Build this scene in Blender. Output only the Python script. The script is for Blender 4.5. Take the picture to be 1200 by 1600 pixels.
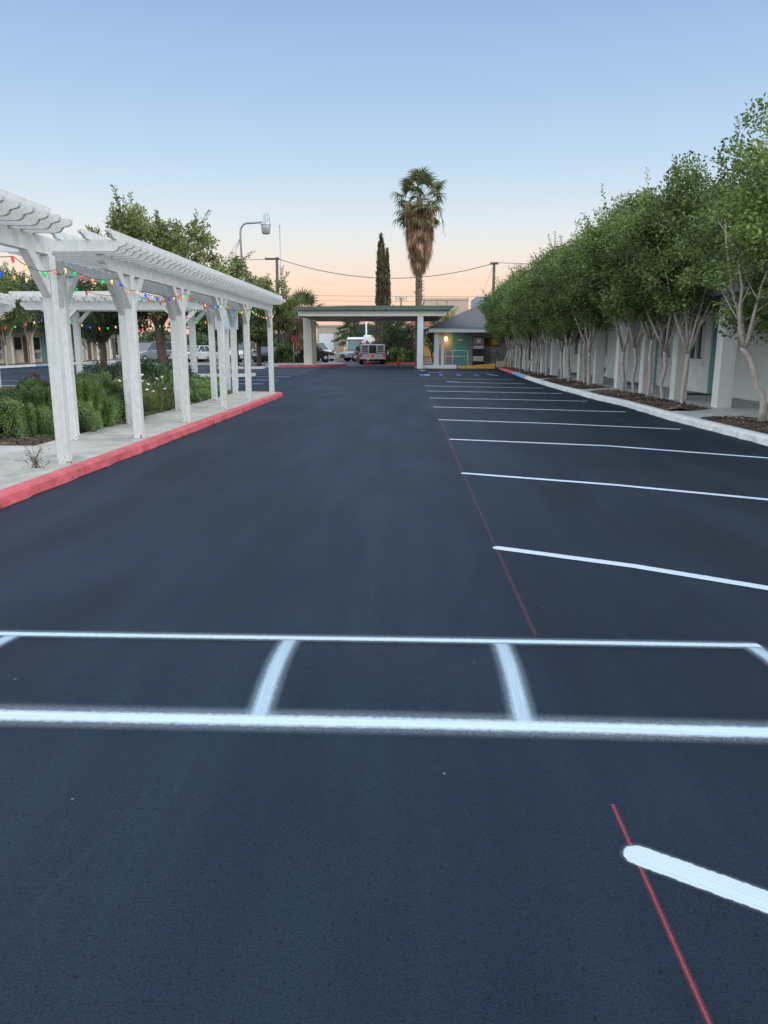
import bpy, bmesh, math, random
import numpy as np
from mathutils import Vector, Matrix
R = math.radians
for o in list(bpy.data.objects): bpy.data.objects.remove(o)
S = bpy.context.scene

# ------------------------------------------------------------------ camera
PITCH, YAW, CAM_H = 12.36, 1.90, 1.35
cam_d = bpy.data.cameras.new('camera'); cam = bpy.data.objects.new('camera', cam_d)
S.collection.objects.link(cam); S.camera = cam
cam_d.sensor_fit = 'VERTICAL'; cam_d.sensor_height = 24; cam_d.lens = 24*1182/1600
cam_d.clip_start = 0.05; cam_d.clip_end = 3000
cam.location = (0, 0, CAM_H); cam.rotation_euler = (R(90-PITCH), 0, R(YAW))

# ------------------------------------------------------------------ sky, sun, exposure
W = bpy.data.worlds.new('World'); S.world = W; W.use_nodes = True
nt = W.node_tree; nt.nodes.clear()
wo = nt.nodes.new('ShaderNodeOutputWorld')
def s2l(c):
    return tuple((v/255/12.92 if v/255 <= .04045 else ((v/255+.055)/1.055)**2.4) for v in c)+(1,)
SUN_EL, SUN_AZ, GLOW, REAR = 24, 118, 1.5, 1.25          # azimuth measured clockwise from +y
tc = nt.nodes.new('ShaderNodeTexCoord'); sp = nt.nodes.new('ShaderNodeSeparateXYZ')
nt.links.new(tc.outputs['Generated'], sp.inputs[0])
mr = nt.nodes.new('ShaderNodeMapRange'); mr.inputs['From Min'].default_value = -0.05; mr.inputs['From Max'].default_value = 1
nt.links.new(sp.outputs['Z'], mr.inputs['Value'])
ramp = nt.nodes.new('ShaderNodeValToRGB'); cr = ramp.color_ramp
stops = [(-.05, (150,140,140)), (0.0, (240,186,182)), (.022, (247,197,182)), (.05, (251,210,182)), (.075, (250,219,196)), (.11, (238,228,218)), (.14, (224,230,232)),
         (.175, (207,223,235)), (.215, (188,213,236)), (.27, (172,200,230)), (.37, (150,178,221)), (.6, (182,197,224)), (1, (192,202,222))]
def pos(z): return (z+.05)/1.05
cr.elements[0].position = 0; cr.elements[0].color = s2l(stops[0][1])
cr.elements[1].position = 1; cr.elements[1].color = s2l(stops[-1][1])
for z, c in stops[1:-1]:
    e = cr.elements.new(pos(z)); e.color = s2l(c)
nt.links.new(mr.outputs[0], ramp.inputs[0])
bg1 = nt.nodes.new('ShaderNodeBackground'); bg1.inputs[1].default_value = 1.04
# fill light added to the sky out of view: overhead, both sides, behind camera
def wmath(op, a, b_, clamp=False):
    m = nt.nodes.new('ShaderNodeMath'); m.operation = op; m.use_clamp = clamp
    for i, v in enumerate((a, b_)):
        if v is None: continue
        if isinstance(v, (int, float)): m.inputs[i].default_value = v
        else: nt.links.new(v, m.inputs[i])
    return m.outputs[0]
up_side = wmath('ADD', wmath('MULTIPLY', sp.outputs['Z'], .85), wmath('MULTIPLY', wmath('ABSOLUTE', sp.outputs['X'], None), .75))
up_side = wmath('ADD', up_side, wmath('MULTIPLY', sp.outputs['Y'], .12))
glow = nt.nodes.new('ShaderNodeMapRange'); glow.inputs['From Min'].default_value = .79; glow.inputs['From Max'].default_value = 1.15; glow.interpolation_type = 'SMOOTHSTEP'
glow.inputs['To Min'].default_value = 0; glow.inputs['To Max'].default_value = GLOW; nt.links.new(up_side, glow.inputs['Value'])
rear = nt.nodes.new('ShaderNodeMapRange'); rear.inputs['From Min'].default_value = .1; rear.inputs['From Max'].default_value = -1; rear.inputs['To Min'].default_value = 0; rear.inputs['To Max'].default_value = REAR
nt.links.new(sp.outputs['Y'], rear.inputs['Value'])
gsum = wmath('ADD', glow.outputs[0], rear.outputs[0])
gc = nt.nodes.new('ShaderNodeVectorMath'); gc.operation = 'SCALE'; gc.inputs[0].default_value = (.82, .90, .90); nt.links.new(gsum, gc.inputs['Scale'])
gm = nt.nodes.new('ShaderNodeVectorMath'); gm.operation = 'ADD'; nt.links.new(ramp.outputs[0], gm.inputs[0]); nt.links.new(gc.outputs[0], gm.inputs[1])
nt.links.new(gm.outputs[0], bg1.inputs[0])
sky = nt.nodes.new('ShaderNodeTexSky'); sky.sky_type = 'NISHITA'; sky.sun_disc = False
sky.sun_elevation = R(SUN_EL); sky.sun_rotation = R(SUN_AZ)
bg2 = nt.nodes.new('ShaderNodeBackground'); bg2.inputs[1].default_value = 0.006
nt.links.new(sky.outputs[0], bg2.inputs[0])
ad = nt.nodes.new('ShaderNodeAddShader')
nt.links.new(bg1.outputs[0], ad.inputs[0]); nt.links.new(bg2.outputs[0], ad.inputs[1])
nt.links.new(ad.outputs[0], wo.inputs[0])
sd = bpy.data.lights.new('sun', 'SUN'); sun = bpy.data.objects.new('sun', sd); S.collection.objects.link(sun)
sd.energy = 1.0; sd.angle = R(25); sd.color = (1, .86, .72)
sun.rotation_euler = Vector((math.sin(R(SUN_AZ))*math.cos(R(SUN_EL)), math.cos(R(SUN_AZ))*math.cos(R(SUN_EL)), math.sin(R(SUN_EL)))).to_track_quat('Z', 'Y').to_euler()
S.view_settings.view_transform = 'Standard'; S.view_settings.look = 'None'
S.view_settings.exposure = 0.0; S.view_settings.gamma = 1

# ------------------------------------------------------------------ materials
MATS = {}
def mat(name, col, rough=.6, metal=0, spec=.5, noise=None, bump=0, bscale=60, emit=None, estr=0, var=0, trans=0, wave=None, stain=None, alpha=None):
    """noise=(scale, amount): mottling; var: value variation per island; stain=(colour, scale, threshold)"""
    if name in MATS: return MATS[name]
    m = bpy.data.materials.new(name); m.use_nodes = True; n = m.node_tree; L = n.links
    b = n.nodes['Principled BSDF']
    b.inputs['Roughness'].default_value = rough; b.inputs['Metallic'].default_value = metal
    b.inputs['Specular IOR Level'].default_value = spec
    rgb = n.nodes.new('ShaderNodeRGB'); rgb.outputs[0].default_value = (*col, 1); out = rgb.outputs[0]
    t = n.nodes.new('ShaderNodeTexCoord')
    if noise:
        nz = n.nodes.new('ShaderNodeTexNoise'); nz.inputs['Scale'].default_value = noise[0]; nz.inputs['Detail'].default_value = 6
        L.new(t.outputs['Object'], nz.inputs['Vector'])
        r = n.nodes.new('ShaderNodeMapRange'); r.inputs['From Min'].default_value = .3; r.inputs['From Max'].default_value = .7
        r.inputs['To Min'].default_value = 1-noise[1]; r.inputs['To Max'].default_value = 1+noise[1]*.6
        L.new(nz.outputs['Fac'], r.inputs[0])
        mx = n.nodes.new('ShaderNodeVectorMath'); mx.operation = 'SCALE'; L.new(out, mx.inputs[0]); L.new(r.outputs[0], mx.inputs['Scale']); out = mx.outputs[0]
    if stain:
        nz = n.nodes.new('ShaderNodeTexNoise'); nz.inputs['Scale'].default_value = stain[1]; nz.inputs['Detail'].default_value = 8; nz.inputs['Roughness'].default_value = .65
        L.new(t.outputs['Object'], nz.inputs['Vector'])
        r = n.nodes.new('ShaderNodeMapRange'); r.inputs['From Min'].default_value = stain[2]; r.inputs['From Max'].default_value = stain[2]+.12
        L.new(nz.outputs['Fac'], r.inputs[0])
        mx = n.nodes.new('ShaderNodeMix'); mx.data_type = 'RGBA'; L.new(r.outputs[0], mx.inputs[0]); L.new(out, mx.inputs[6]); mx.inputs[7].default_value = (*stain[0], 1); out = mx.outputs[2]
    if var:
        g = n.nodes.new('ShaderNodeNewGeometry'); oi = n.nodes.new('ShaderNodeObjectInfo')
        nz = n.nodes.new('ShaderNodeTexNoise'); nz.inputs['Scale'].default_value = 1.6; nz.inputs['Detail'].default_value = 2
        L.new(t.outputs['Object'], nz.inputs['Vector'])
        a = n.nodes.new('ShaderNodeMath'); a.operation = 'MULTIPLY_ADD'; L.new(g.outputs['Random Per Island'], a.inputs[0]); a.inputs[1].default_value = 2*var; a.inputs[2].default_value = 1-var
        r = n.nodes.new('ShaderNodeMapRange'); r.inputs['From Min'].default_value = .36; r.inputs['From Max'].default_value = .64; r.inputs['To Min'].default_value = 1-var*1.35; r.inputs['To Max'].default_value = 1+var*1.35
        L.new(nz.outputs['Fac'], r.inputs[0])
        p = n.nodes.new('ShaderNodeMath'); p.operation = 'MULTIPLY'; L.new(a.outputs[0], p.inputs[0]); L.new(r.outputs[0], p.inputs[1])
        q = n.nodes.new('ShaderNodeMath'); q.operation = 'MULTIPLY_ADD'; L.new(oi.outputs['Random'], q.inputs[0]); q.inputs[1].default_value = .3; q.inputs[2].default_value = .85
        p2 = n.nodes.new('ShaderNodeMath'); p2.operation = 'MULTIPLY'; L.new(p.outputs[0], p2.inputs[0]); L.new(q.outputs[0], p2.inputs[1])
        mx = n.nodes.new('ShaderNodeVectorMath'); mx.operation = 'SCALE'; L.new(out, mx.inputs[0]); L.new(p2.outputs[0], mx.inputs['Scale']); out = mx.outputs[0]
        hs = n.nodes.new('ShaderNodeHueSaturation'); L.new(mx.outputs[0], hs.inputs['Color'])
        h = n.nodes.new('ShaderNodeMapRange'); h.inputs['To Min'].default_value = .525; h.inputs['To Max'].default_value = .475
        L.new(nz.outputs['Fac'], h.inputs[0]); L.new(h.outputs[0], hs.inputs['Hue']); out = hs.outputs[0]
    if wave:   # horizontal courses: (scale, amount)
        wv = n.nodes.new('ShaderNodeTexWave'); wv.bands_direction = wave[2]; wv.inputs['Scale'].default_value = wave[0]; wv.inputs['Distortion'].default_value = .6; wv.inputs['Detail'].default_value = 3
        L.new(t.outputs['Object'], wv.inputs['Vector'])
        r = n.nodes.new('ShaderNodeMapRange'); r.inputs['To Min'].default_value = 1-wave[1]; r.inputs['To Max'].default_value = 1
        L.new(wv.outputs['Fac'], r.inputs[0])
        mx = n.nodes.new('ShaderNodeVectorMath'); mx.operation = 'SCALE'; L.new(out, mx.inputs[0]); L.new(r.outputs[0], mx.inputs['Scale']); out = mx.outputs[0]
    L.new(out, b.inputs['Base Color'])
    if bump:
        nz = n.nodes.new('ShaderNodeTexNoise'); nz.inputs['Scale'].default_value = bscale; nz.inputs['Detail'].default_value = 4
        L.new(t.outputs['Object'], nz.inputs['Vector'])
        bp = n.nodes.new('ShaderNodeBump'); bp.inputs['Strength'].default_value = bump; bp.inputs['Distance'].default_value = .01
        L.new(nz.outputs['Fac'], bp.inputs['Height']); L.new(bp.outputs[0], b.inputs['Normal'])
    if emit:
        b.inputs['Emission Color'].default_value = (*emit, 1); b.inputs['Emission Strength'].default_value = estr
    if trans:
        tr = n.nodes.new('ShaderNodeBsdfTranslucent'); L.new(out, tr.inputs[0])
        ms = n.nodes.new('ShaderNodeMixShader'); ms.inputs[0].default_value = trans
        L.new(b.outputs[0], ms.inputs[1]); L.new(tr.outputs[0], ms.inputs[2]); L.new(ms.outputs[0], n.nodes['Material Output'].inputs[0])
    MATS[name] = m; return m

def asphalt_mat(name, col, dust, fine=1.0, lane=False):
    m = bpy.data.materials.new(name); m.use_nodes = True; n = m.node_tree; L = n.links; b = n.nodes['Principled BSDF']
    t = n.nodes.new('ShaderNodeTexCoord')
    mp = n.nodes.new('ShaderNodeMapping'); mp.inputs['Scale'].default_value = (1.3, .3, 1); L.new(t.outputs['Object'], mp.inputs[0])
    nz = n.nodes.new('ShaderNodeTexNoise'); nz.inputs['Scale'].default_value = 1.1; nz.inputs['Detail'].default_value = 7; nz.inputs['Roughness'].default_value = .6; nz.inputs['Distortion'].default_value = .5
    L.new(mp.outputs[0], nz.inputs['Vector'])
    n2 = n.nodes.new('ShaderNodeTexNoise'); n2.inputs['Scale'].default_value = .55; n2.inputs['Detail'].default_value = 5; L.new(t.outputs['Object'], n2.inputs['Vector'])
    n3 = n.nodes.new('ShaderNodeTexNoise'); n3.inputs['Scale'].default_value = 160; n3.inputs['Detail'].default_value = 3; L.new(t.outputs['Object'], n3.inputs['Vector'])
    r1 = n.nodes.new('ShaderNodeMapRange'); r1.inputs['From Min'].default_value = .42; r1.inputs['From Max'].default_value = .72; L.new(nz.outputs['Fac'], r1.inputs[0])
    mx = n.nodes.new('ShaderNodeMix'); mx.data_type = 'RGBA'; mx.inputs[6].default_value = (*col, 1); mx.inputs[7].default_value = (*dust, 1); L.new(r1.outputs[0], mx.inputs[0])
    if lane:    # lighter colour mix along the driven lane than over the bays
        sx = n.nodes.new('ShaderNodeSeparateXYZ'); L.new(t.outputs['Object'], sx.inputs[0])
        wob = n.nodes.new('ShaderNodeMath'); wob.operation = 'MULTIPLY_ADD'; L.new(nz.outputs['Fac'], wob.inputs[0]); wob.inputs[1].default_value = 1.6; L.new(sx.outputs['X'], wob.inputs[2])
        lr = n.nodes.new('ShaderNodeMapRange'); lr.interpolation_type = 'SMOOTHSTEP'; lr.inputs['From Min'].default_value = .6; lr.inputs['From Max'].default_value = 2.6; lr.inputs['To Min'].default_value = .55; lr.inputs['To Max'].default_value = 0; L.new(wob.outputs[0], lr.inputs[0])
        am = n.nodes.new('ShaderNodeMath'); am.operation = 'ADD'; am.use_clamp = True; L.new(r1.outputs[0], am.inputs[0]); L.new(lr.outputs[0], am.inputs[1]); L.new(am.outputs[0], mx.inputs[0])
    r2 = n.nodes.new('ShaderNodeMapRange'); r2.inputs['From Min'].default_value = .3; r2.inputs['From Max'].default_value = .7; r2.inputs['To Min'].default_value = .82; r2.inputs['To Max'].default_value = 1.18; L.new(n2.outputs['Fac'], r2.inputs[0])
    r3 = n.nodes.new('ShaderNodeMapRange'); r3.inputs['From Min'].default_value = .3; r3.inputs['From Max'].default_value = .7; r3.inputs['To Min'].default_value = .6; r3.inputs['To Max'].default_value = 1.4; L.new(n3.outputs['Fac'], r3.inputs[0])
    mu = n.nodes.new('ShaderNodeMath'); mu.operation = 'MULTIPLY'; L.new(r2.outputs[0], mu.inputs[0]); L.new(r3.outputs[0], mu.inputs[1])
    sc = n.nodes.new('ShaderNodeVectorMath'); sc.operation = 'SCALE'; L.new(mx.outputs[2], sc.inputs[0]); L.new(mu.outputs[0], sc.inputs['Scale'])
    mp2 = n.nodes.new('ShaderNodeMapping'); mp2.inputs['Scale'].default_value = (3.2, .12, 1); mp2.inputs['Rotation'].default_value = (0, 0, R(7)); L.new(t.outputs['Object'], mp2.inputs[0])
    n7 = n.nodes.new('ShaderNodeTexNoise'); n7.inputs['Scale'].default_value = 1; n7.inputs['Detail'].default_value = 4; n7.inputs['Distortion'].default_value = .3; L.new(mp2.outputs[0], n7.inputs['Vector'])
    r7 = n.nodes.new('ShaderNodeMapRange'); r7.inputs['From Min'].default_value = .35; r7.inputs['From Max'].default_value = .65; r7.inputs['To Min'].default_value = .84; r7.inputs['To Max'].default_value = 1.14; L.new(n7.outputs['Fac'], r7.inputs[0])
    s7 = n.nodes.new('ShaderNodeVectorMath'); s7.operation = 'SCALE'; L.new(sc.outputs[0], s7.inputs[0]); L.new(r7.outputs[0], s7.inputs['Scale']); sc = s7
    n8 = n.nodes.new('ShaderNodeTexNoise'); n8.inputs['Scale'].default_value = 2.6; n8.inputs['Detail'].default_value = 9; n8.inputs['Roughness'].default_value = .72; n8.inputs['Distortion'].default_value = 1.2; L.new(mp.outputs[0], n8.inputs['Vector'])
    r8 = n.nodes.new('ShaderNodeMapRange'); r8.inputs['From Min'].default_value = .60; r8.inputs['From Max'].default_value = .78; r8.inputs['To Max'].default_value = .55; L.new(n8.outputs['Fac'], r8.inputs[0])
    s8 = n.nodes.new('ShaderNodeMix'); s8.data_type = 'RGBA'; L.new(r8.outputs[0], s8.inputs[0]); L.new(sc.outputs[0], s8.inputs[6]); s8.inputs[7].default_value = (*[v*2.2 for v in dust], 1)
    # sparse pale grit
    vo = n.nodes.new('ShaderNodeTexVoronoi'); vo.inputs['Scale'].default_value = 7; L.new(t.outputs['Object'], vo.inputs['Vector'])
    lt = n.nodes.new('ShaderNodeMath'); lt.operation = 'LESS_THAN'; lt.inputs[1].default_value = .035; L.new(vo.outputs['Distance'], lt.inputs[0])
    sr = n.nodes.new('ShaderNodeSeparateColor'); L.new(vo.outputs['Color'], sr.inputs[0])
    gt = n.nodes.new('ShaderNodeMath'); gt.operation = 'GREATER_THAN'; gt.inputs[1].default_value = .8; L.new(sr.outputs[0], gt.inputs[0])
    an = n.nodes.new('ShaderNodeMath'); an.operation = 'MULTIPLY'; L.new(lt.outputs[0], an.inputs[0]); L.new(gt.outputs[0], an.inputs[1])
    m2 = n.nodes.new('ShaderNodeMix'); m2.data_type = 'RGBA'; L.new(an.outputs[0], m2.inputs[0]); L.new(s8.outputs[2], m2.inputs[6]); m2.inputs[7].default_value = (.16, .17, .18, 1)
    # small open pits between the stones
    n9 = n.nodes.new('ShaderNodeTexNoise'); n9.inputs['Scale'].default_value = 70; n9.inputs['Detail'].default_value = 2; L.new(t.outputs['Object'], n9.inputs['Vector'])
    r9 = n.nodes.new('ShaderNodeMapRange'); r9.inputs['From Min'].default_value = .60; r9.inputs['From Max'].default_value = .72; r9.inputs['To Min'].default_value = 1; r9.inputs['To Max'].default_value = .35; L.new(n9.outputs['Fac'], r9.inputs[0])
    s9 = n.nodes.new('ShaderNodeVectorMath'); s9.operation = 'SCALE'; L.new(m2.outputs[2], s9.inputs[0]); L.new(r9.outputs[0], s9.inputs['Scale'])
    L.new(s9.outputs[0], b.inputs['Base Color'])
    rr = n.nodes.new('ShaderNodeMapRange'); rr.inputs['To Min'].default_value = .66; rr.inputs['To Max'].default_value = .54; L.new(nz.outputs['Fac'], rr.inputs[0]); L.new(rr.outputs[0], b.inputs['Roughness'])
    b.inputs['Specular IOR Level'].default_value = .22
    v2 = n.nodes.new('ShaderNodeTexVoronoi'); v2.inputs['Scale'].default_value = 230; L.new(t.outputs['Object'], v2.inputs['Vector'])
    n5 = n.nodes.new('ShaderNodeTexNoise'); n5.inputs['Scale'].default_value = 45; n5.inputs['Detail'].default_value = 5; n5.inputs['Roughness'].default_value = .7; L.new(t.outputs['Object'], n5.inputs['Vector'])
    sm = n.nodes.new('ShaderNodeMath'); sm.operation = 'MULTIPLY_ADD'; L.new(n5.outputs['Fac'], sm.inputs[0]); sm.inputs[1].default_value = .6; L.new(v2.outputs['Distance'], sm.inputs[2])
    bp = n.nodes.new('ShaderNodeBump'); bp.inputs['Strength'].default_value = .45*fine; bp.inputs['Distance'].default_value = .004
    L.new(sm.outputs[0], bp.inputs['Height']); L.new(bp.outputs[0], b.inputs['Normal'])
    return m

def paint_mat(name, col, core=.5, soft=.1, spray=.3, dens=1.0):
    """paint whose coverage fades across the strip (UV x is -1..1 across it)"""
    m = bpy.data.materials.new(name); m.use_nodes = True; n = m.node_tree; L = n.links; b = n.nodes['Principled BSDF']
    uv = n.nodes.new('ShaderNodeUVMap'); s = n.nodes.new('ShaderNodeSeparateXYZ'); L.new(uv.outputs[0], s.inputs[0])
    t = n.nodes.new('ShaderNodeTexCoord')
    ab = n.nodes.new('ShaderNodeMath'); ab.operation = 'ABSOLUTE'; L.new(s.outputs[0], ab.inputs[0])
    n1 = n.nodes.new('ShaderNodeTexNoise'); n1.inputs['Scale'].default_value = 55; n1.inputs['Detail'].default_value = 5; L.new(t.outputs['Object'], n1.inputs['Vector'])
    n2 = n.nodes.new('ShaderNodeTexNoise'); n2.inputs['Scale'].default_value = 260; n2.inputs['Detail'].default_value = 2; L.new(t.outputs['Object'], n2.inputs['Vector'])
    a1 = n.nodes.new('ShaderNodeMath'); a1.operation = 'MULTIPLY_ADD'; L.new(n1.outputs['Fac'], a1.inputs[0]); a1.inputs[1].default_value = .22; L.new(ab.outputs[0], a1.inputs[2])
    c = n.nodes.new('ShaderNodeMapRange'); c.interpolation_type = 'SMOOTHSTEP'
    c.inputs['From Min'].default_value = core+.11-soft; c.inputs['From Max'].default_value = core+.11+soft; c.inputs['To Min'].default_value = dens; c.inputs['To Max'].default_value = 0; L.new(a1.outputs[0], c.inputs[0])
    sp_ = n.nodes.new('ShaderNodeMapRange'); sp_.interpolation_type = 'SMOOTHSTEP'; sp_.inputs['From Min'].default_value = core; sp_.inputs['From Max'].default_value = 1; sp_.inputs['To Min'].default_value = spray; sp_.inputs['To Max'].default_value = 0; L.new(ab.outputs[0], sp_.inputs[0])
    mpz = n.nodes.new('ShaderNodeMapping'); mpz.inputs['Scale'].default_value = (7, .8, 1); L.new(uv.outputs[0], mpz.inputs[0])
    nst = n.nodes.new('ShaderNodeTexNoise'); nst.inputs['Scale'].default_value = 1.6; nst.inputs['Detail'].default_value = 3; L.new(mpz.outputs[0], nst.inputs['Vector'])
    k = n.nodes.new('ShaderNodeMapRange'); k.inputs['From Min'].default_value = .35; k.inputs['From Max'].default_value = .65; k.inputs['To Min'].default_value = .3; k.inputs['To Max'].default_value = 1.5; L.new(n2.outputs['Fac'], k.inputs[0])
    sk = n.nodes.new('ShaderNodeMath'); sk.operation = 'MULTIPLY'; L.new(sp_.outputs[0], sk.inputs[0]); L.new(k.outputs[0], sk.inputs[1])
    mxm = n.nodes.new('ShaderNodeMath'); mxm.operation = 'MAXIMUM'; L.new(c.outputs[0], mxm.inputs[0]); L.new(sk.outputs[0], mxm.inputs[1])
    kk = n.nodes.new('ShaderNodeMapRange'); kk.inputs['From Min'].default_value = .3; kk.inputs['From Max'].default_value = .45; kk.inputs['To Min'].default_value = .86; kk.inputs['To Max'].default_value = 1; L.new(n2.outputs['Fac'], kk.inputs[0])
    fin = n.nodes.new('ShaderNodeMath'); fin.operation = 'MULTIPLY'; L.new(mxm.outputs[0], fin.inputs[0]); L.new(kk.outputs[0], fin.inputs[1]); fin.use_clamp = True
    st = n.nodes.new('ShaderNodeMapRange'); st.inputs['From Min'].default_value = .32; st.inputs['From Max'].default_value = .55; st.inputs['To Min'].default_value = .80; st.inputs['To Max'].default_value = 1; L.new(nst.outputs['Fac'], st.inputs[0])
    fi2 = n.nodes.new('ShaderNodeMath'); fi2.operation = 'MULTIPLY'; L.new(fin.outputs[0], fi2.inputs[0]); L.new(st.outputs[0], fi2.inputs[1])
    L.new(fi2.outputs[0], b.inputs['Alpha'])
    b.inputs['Base Color'].default_value = (*col, 1); b.inputs['Roughness'].default_value = .7
    bp = n.nodes.new('ShaderNodeBump'); bp.inputs['Strength'].default_value = .4; bp.inputs['Distance'].default_value = .003; L.new(n2.outputs['Fac'], bp.inputs['Height']); L.new(bp.outputs[0], b.inputs['Normal'])
    return m

M_WOOD = mat('white_painted_wood', (.66, .68, .665), .6, noise=(14, .10), bump=.25, bscale=40, stain=((.42, .40, .36), 9, .80))
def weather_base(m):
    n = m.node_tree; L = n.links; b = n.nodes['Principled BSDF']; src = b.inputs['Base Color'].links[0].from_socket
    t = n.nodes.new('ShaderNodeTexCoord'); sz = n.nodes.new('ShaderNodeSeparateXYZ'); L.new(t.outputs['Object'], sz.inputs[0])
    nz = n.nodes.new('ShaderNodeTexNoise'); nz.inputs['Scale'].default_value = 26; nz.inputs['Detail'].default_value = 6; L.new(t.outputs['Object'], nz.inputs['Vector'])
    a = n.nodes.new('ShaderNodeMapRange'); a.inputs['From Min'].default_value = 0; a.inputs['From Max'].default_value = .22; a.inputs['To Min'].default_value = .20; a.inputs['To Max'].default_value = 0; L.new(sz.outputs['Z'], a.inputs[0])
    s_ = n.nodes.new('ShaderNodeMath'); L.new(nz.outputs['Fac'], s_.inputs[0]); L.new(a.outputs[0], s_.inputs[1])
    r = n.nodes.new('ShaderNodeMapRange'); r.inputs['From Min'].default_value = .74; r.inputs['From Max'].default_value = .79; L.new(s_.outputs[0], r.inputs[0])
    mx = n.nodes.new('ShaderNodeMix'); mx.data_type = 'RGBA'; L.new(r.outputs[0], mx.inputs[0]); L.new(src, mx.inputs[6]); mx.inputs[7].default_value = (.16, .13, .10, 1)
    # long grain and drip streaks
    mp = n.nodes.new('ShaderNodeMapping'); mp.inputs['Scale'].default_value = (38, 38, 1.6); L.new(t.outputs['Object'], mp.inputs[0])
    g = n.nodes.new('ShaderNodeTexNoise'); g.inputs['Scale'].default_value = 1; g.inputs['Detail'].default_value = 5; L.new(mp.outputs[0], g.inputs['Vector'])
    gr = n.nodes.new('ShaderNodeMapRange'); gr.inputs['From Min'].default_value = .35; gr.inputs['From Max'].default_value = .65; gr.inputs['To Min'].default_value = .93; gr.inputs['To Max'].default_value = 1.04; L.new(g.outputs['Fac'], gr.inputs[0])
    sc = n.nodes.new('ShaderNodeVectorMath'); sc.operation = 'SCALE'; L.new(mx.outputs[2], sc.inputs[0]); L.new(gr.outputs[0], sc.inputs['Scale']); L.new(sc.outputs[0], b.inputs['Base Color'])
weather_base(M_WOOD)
M_CONC = mat('concrete_paving', (.42, .40, .36), .85, noise=(3, .2), bump=.4, bscale=90, stain=((.24, .235, .225), 1.7, .56))
M_CONC2 = mat('concrete_apron', (.46, .45, .43), .85, noise=(2.2, .18), bump=.4, bscale=90)
M_PORCH = mat('porch_concrete', (.40, .41, .40), .7, noise=(2, .2), bump=.2, bscale=70)
M_REDK = mat('red_kerb_paint', (.58, .105, .125), .6, noise=(6, .28), bump=.5, bscale=35, stain=((.42, .27, .25), 11, .60))
M_WHK = mat('white_kerb_paint', (.62, .63, .62), .75, noise=(8, .16), bump=.6, bscale=45, stain=((.30, .29, .27), 12, .60))
M_BLUK = mat('blue_kerb_paint', (.20, .35, .52), .7, noise=(8, .2))
M_YEL = mat('yellow_kerb_paint', (.72, .40, .07), .7, noise=(8, .2))
M_MULCH = mat('bark_mulch', (.075, .055, .042), .95, noise=(40, .8), bump=1.0, bscale=55)
M_CHIP = mat('mulch_chip', (.12, .085, .06), .95, var=.6)
M_SOIL = mat('dry_soil', (.16, .135, .10), .95, noise=(1.2, .35), bump=.6, bscale=20)
M_STUCCO = mat('pale_stucco', (.84, .84, .79), .85, noise=(3, .08), bump=.5, bscale=120)
M_COL = mat('column_stucco', (.68, .69, .65), .85, noise=(4, .09), bump=.5, bscale=120)
M_TRIMW = mat('white_trim', (.72, .74, .74), .5, noise=(8, .06))
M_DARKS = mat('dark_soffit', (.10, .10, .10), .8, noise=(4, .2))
M_TURQ = mat('turquoise_door_paint', (.11, .36, .36), .45, noise=(3, .08))
M_GLASS = mat('dark_window_glass', (.015, .018, .02), .08, spec=.8)
M_CURT = mat('window_curtain', (.74, .73, .70), .9, noise=(9, .2))
M_METAL = mat('galvanised_metal', (.42, .44, .46), .4, metal=.7, noise=(12, .1))
M_POLE = mat('grey_pole_paint', (.30, .32, .34), .5, metal=.3)
M_BLACK = mat('black_rubber', (.02, .02, .02), .7)
M_BLACKG = mat('black_gloss', (.012, .012, .014), .2)
M_UWOOD = mat('weathered_pole_wood', (.12, .095, .075), .9, noise=(6, .3))
M_WIRE = mat('wire_black', (.03, .03, .03), .6)
M_WIREG = mat('green_wire', (.02, .05, .03), .6)
M_ROOFG = mat('green_roof_metal', (.075, .125, .10), .5, noise=(3, .15))
M_CREAM = mat('cream_stucco', (.76, .71, .62), .85, noise=(2, .1), bump=.3, bscale=60)
M_TAN = mat('tan_stucco', (.46, .40, .31), .85, noise=(2, .1))
M_SHING = mat('grey_shingle', (.12, .125, .14), .9, noise=(12, .25), wave=(3.2, .35, 'Z'))
M_ROOFF = mat('gravel_roof', (.28, .27, .25), .95, noise=(6, .2))
M_BARKC = mat('myrtle_bark', (.46, .40, .35), .75, noise=(9, .28), bump=.5, bscale=30, stain=((.16, .12, .10), 6, .58))
M_BARKD = mat('brown_bark', (.13, .09, .065), .9, noise=(12, .4), bump=1, bscale=30)
M_LEAF = mat('myrtle_leaf', (.140, .205, .056), .5, var=.42, trans=.28)
M_LEAF2 = mat('olive_leaf', (.19, .225, .075), .6, var=.4, trans=.35)
M_LEAF3 = mat('dark_leaf', (.075, .120, .050), .6, var=.4, trans=.25)
M_JUN = mat('juniper_leaf', (.125, .200, .062), .65, var=.45, trans=.25)
M_GRASSY = mat('grassy_leaf', (.13, .16, .06), .7, var=.4, trans=.3)
M_CYP = mat('cypress_leaf', (.12, .11, .055), .85, var=.35, trans=.1)
M_PALM = mat('palm_green', (.13, .15, .06), .55, var=.35, trans=.2)
M_SKIRT = mat('dead_palm_leaf', (.36, .225, .135), .85, var=.4, trans=.1)
M_PTRUNK = mat('palm_trunk', (.21, .165, .13), .9, noise=(5, .35), wave=(2.2, .5, 'Z'), bump=.8, bscale=9)
M_PETAL = mat('white_petal', (.82, .82, .78), .6)
M_BROWNL = mat('dry_twig', (.17, .12, .09), .9, var=.4)
M_PLUM = mat('plum_leaf', (.09, .04, .05), .7, var=.4, trans=.2)

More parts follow.
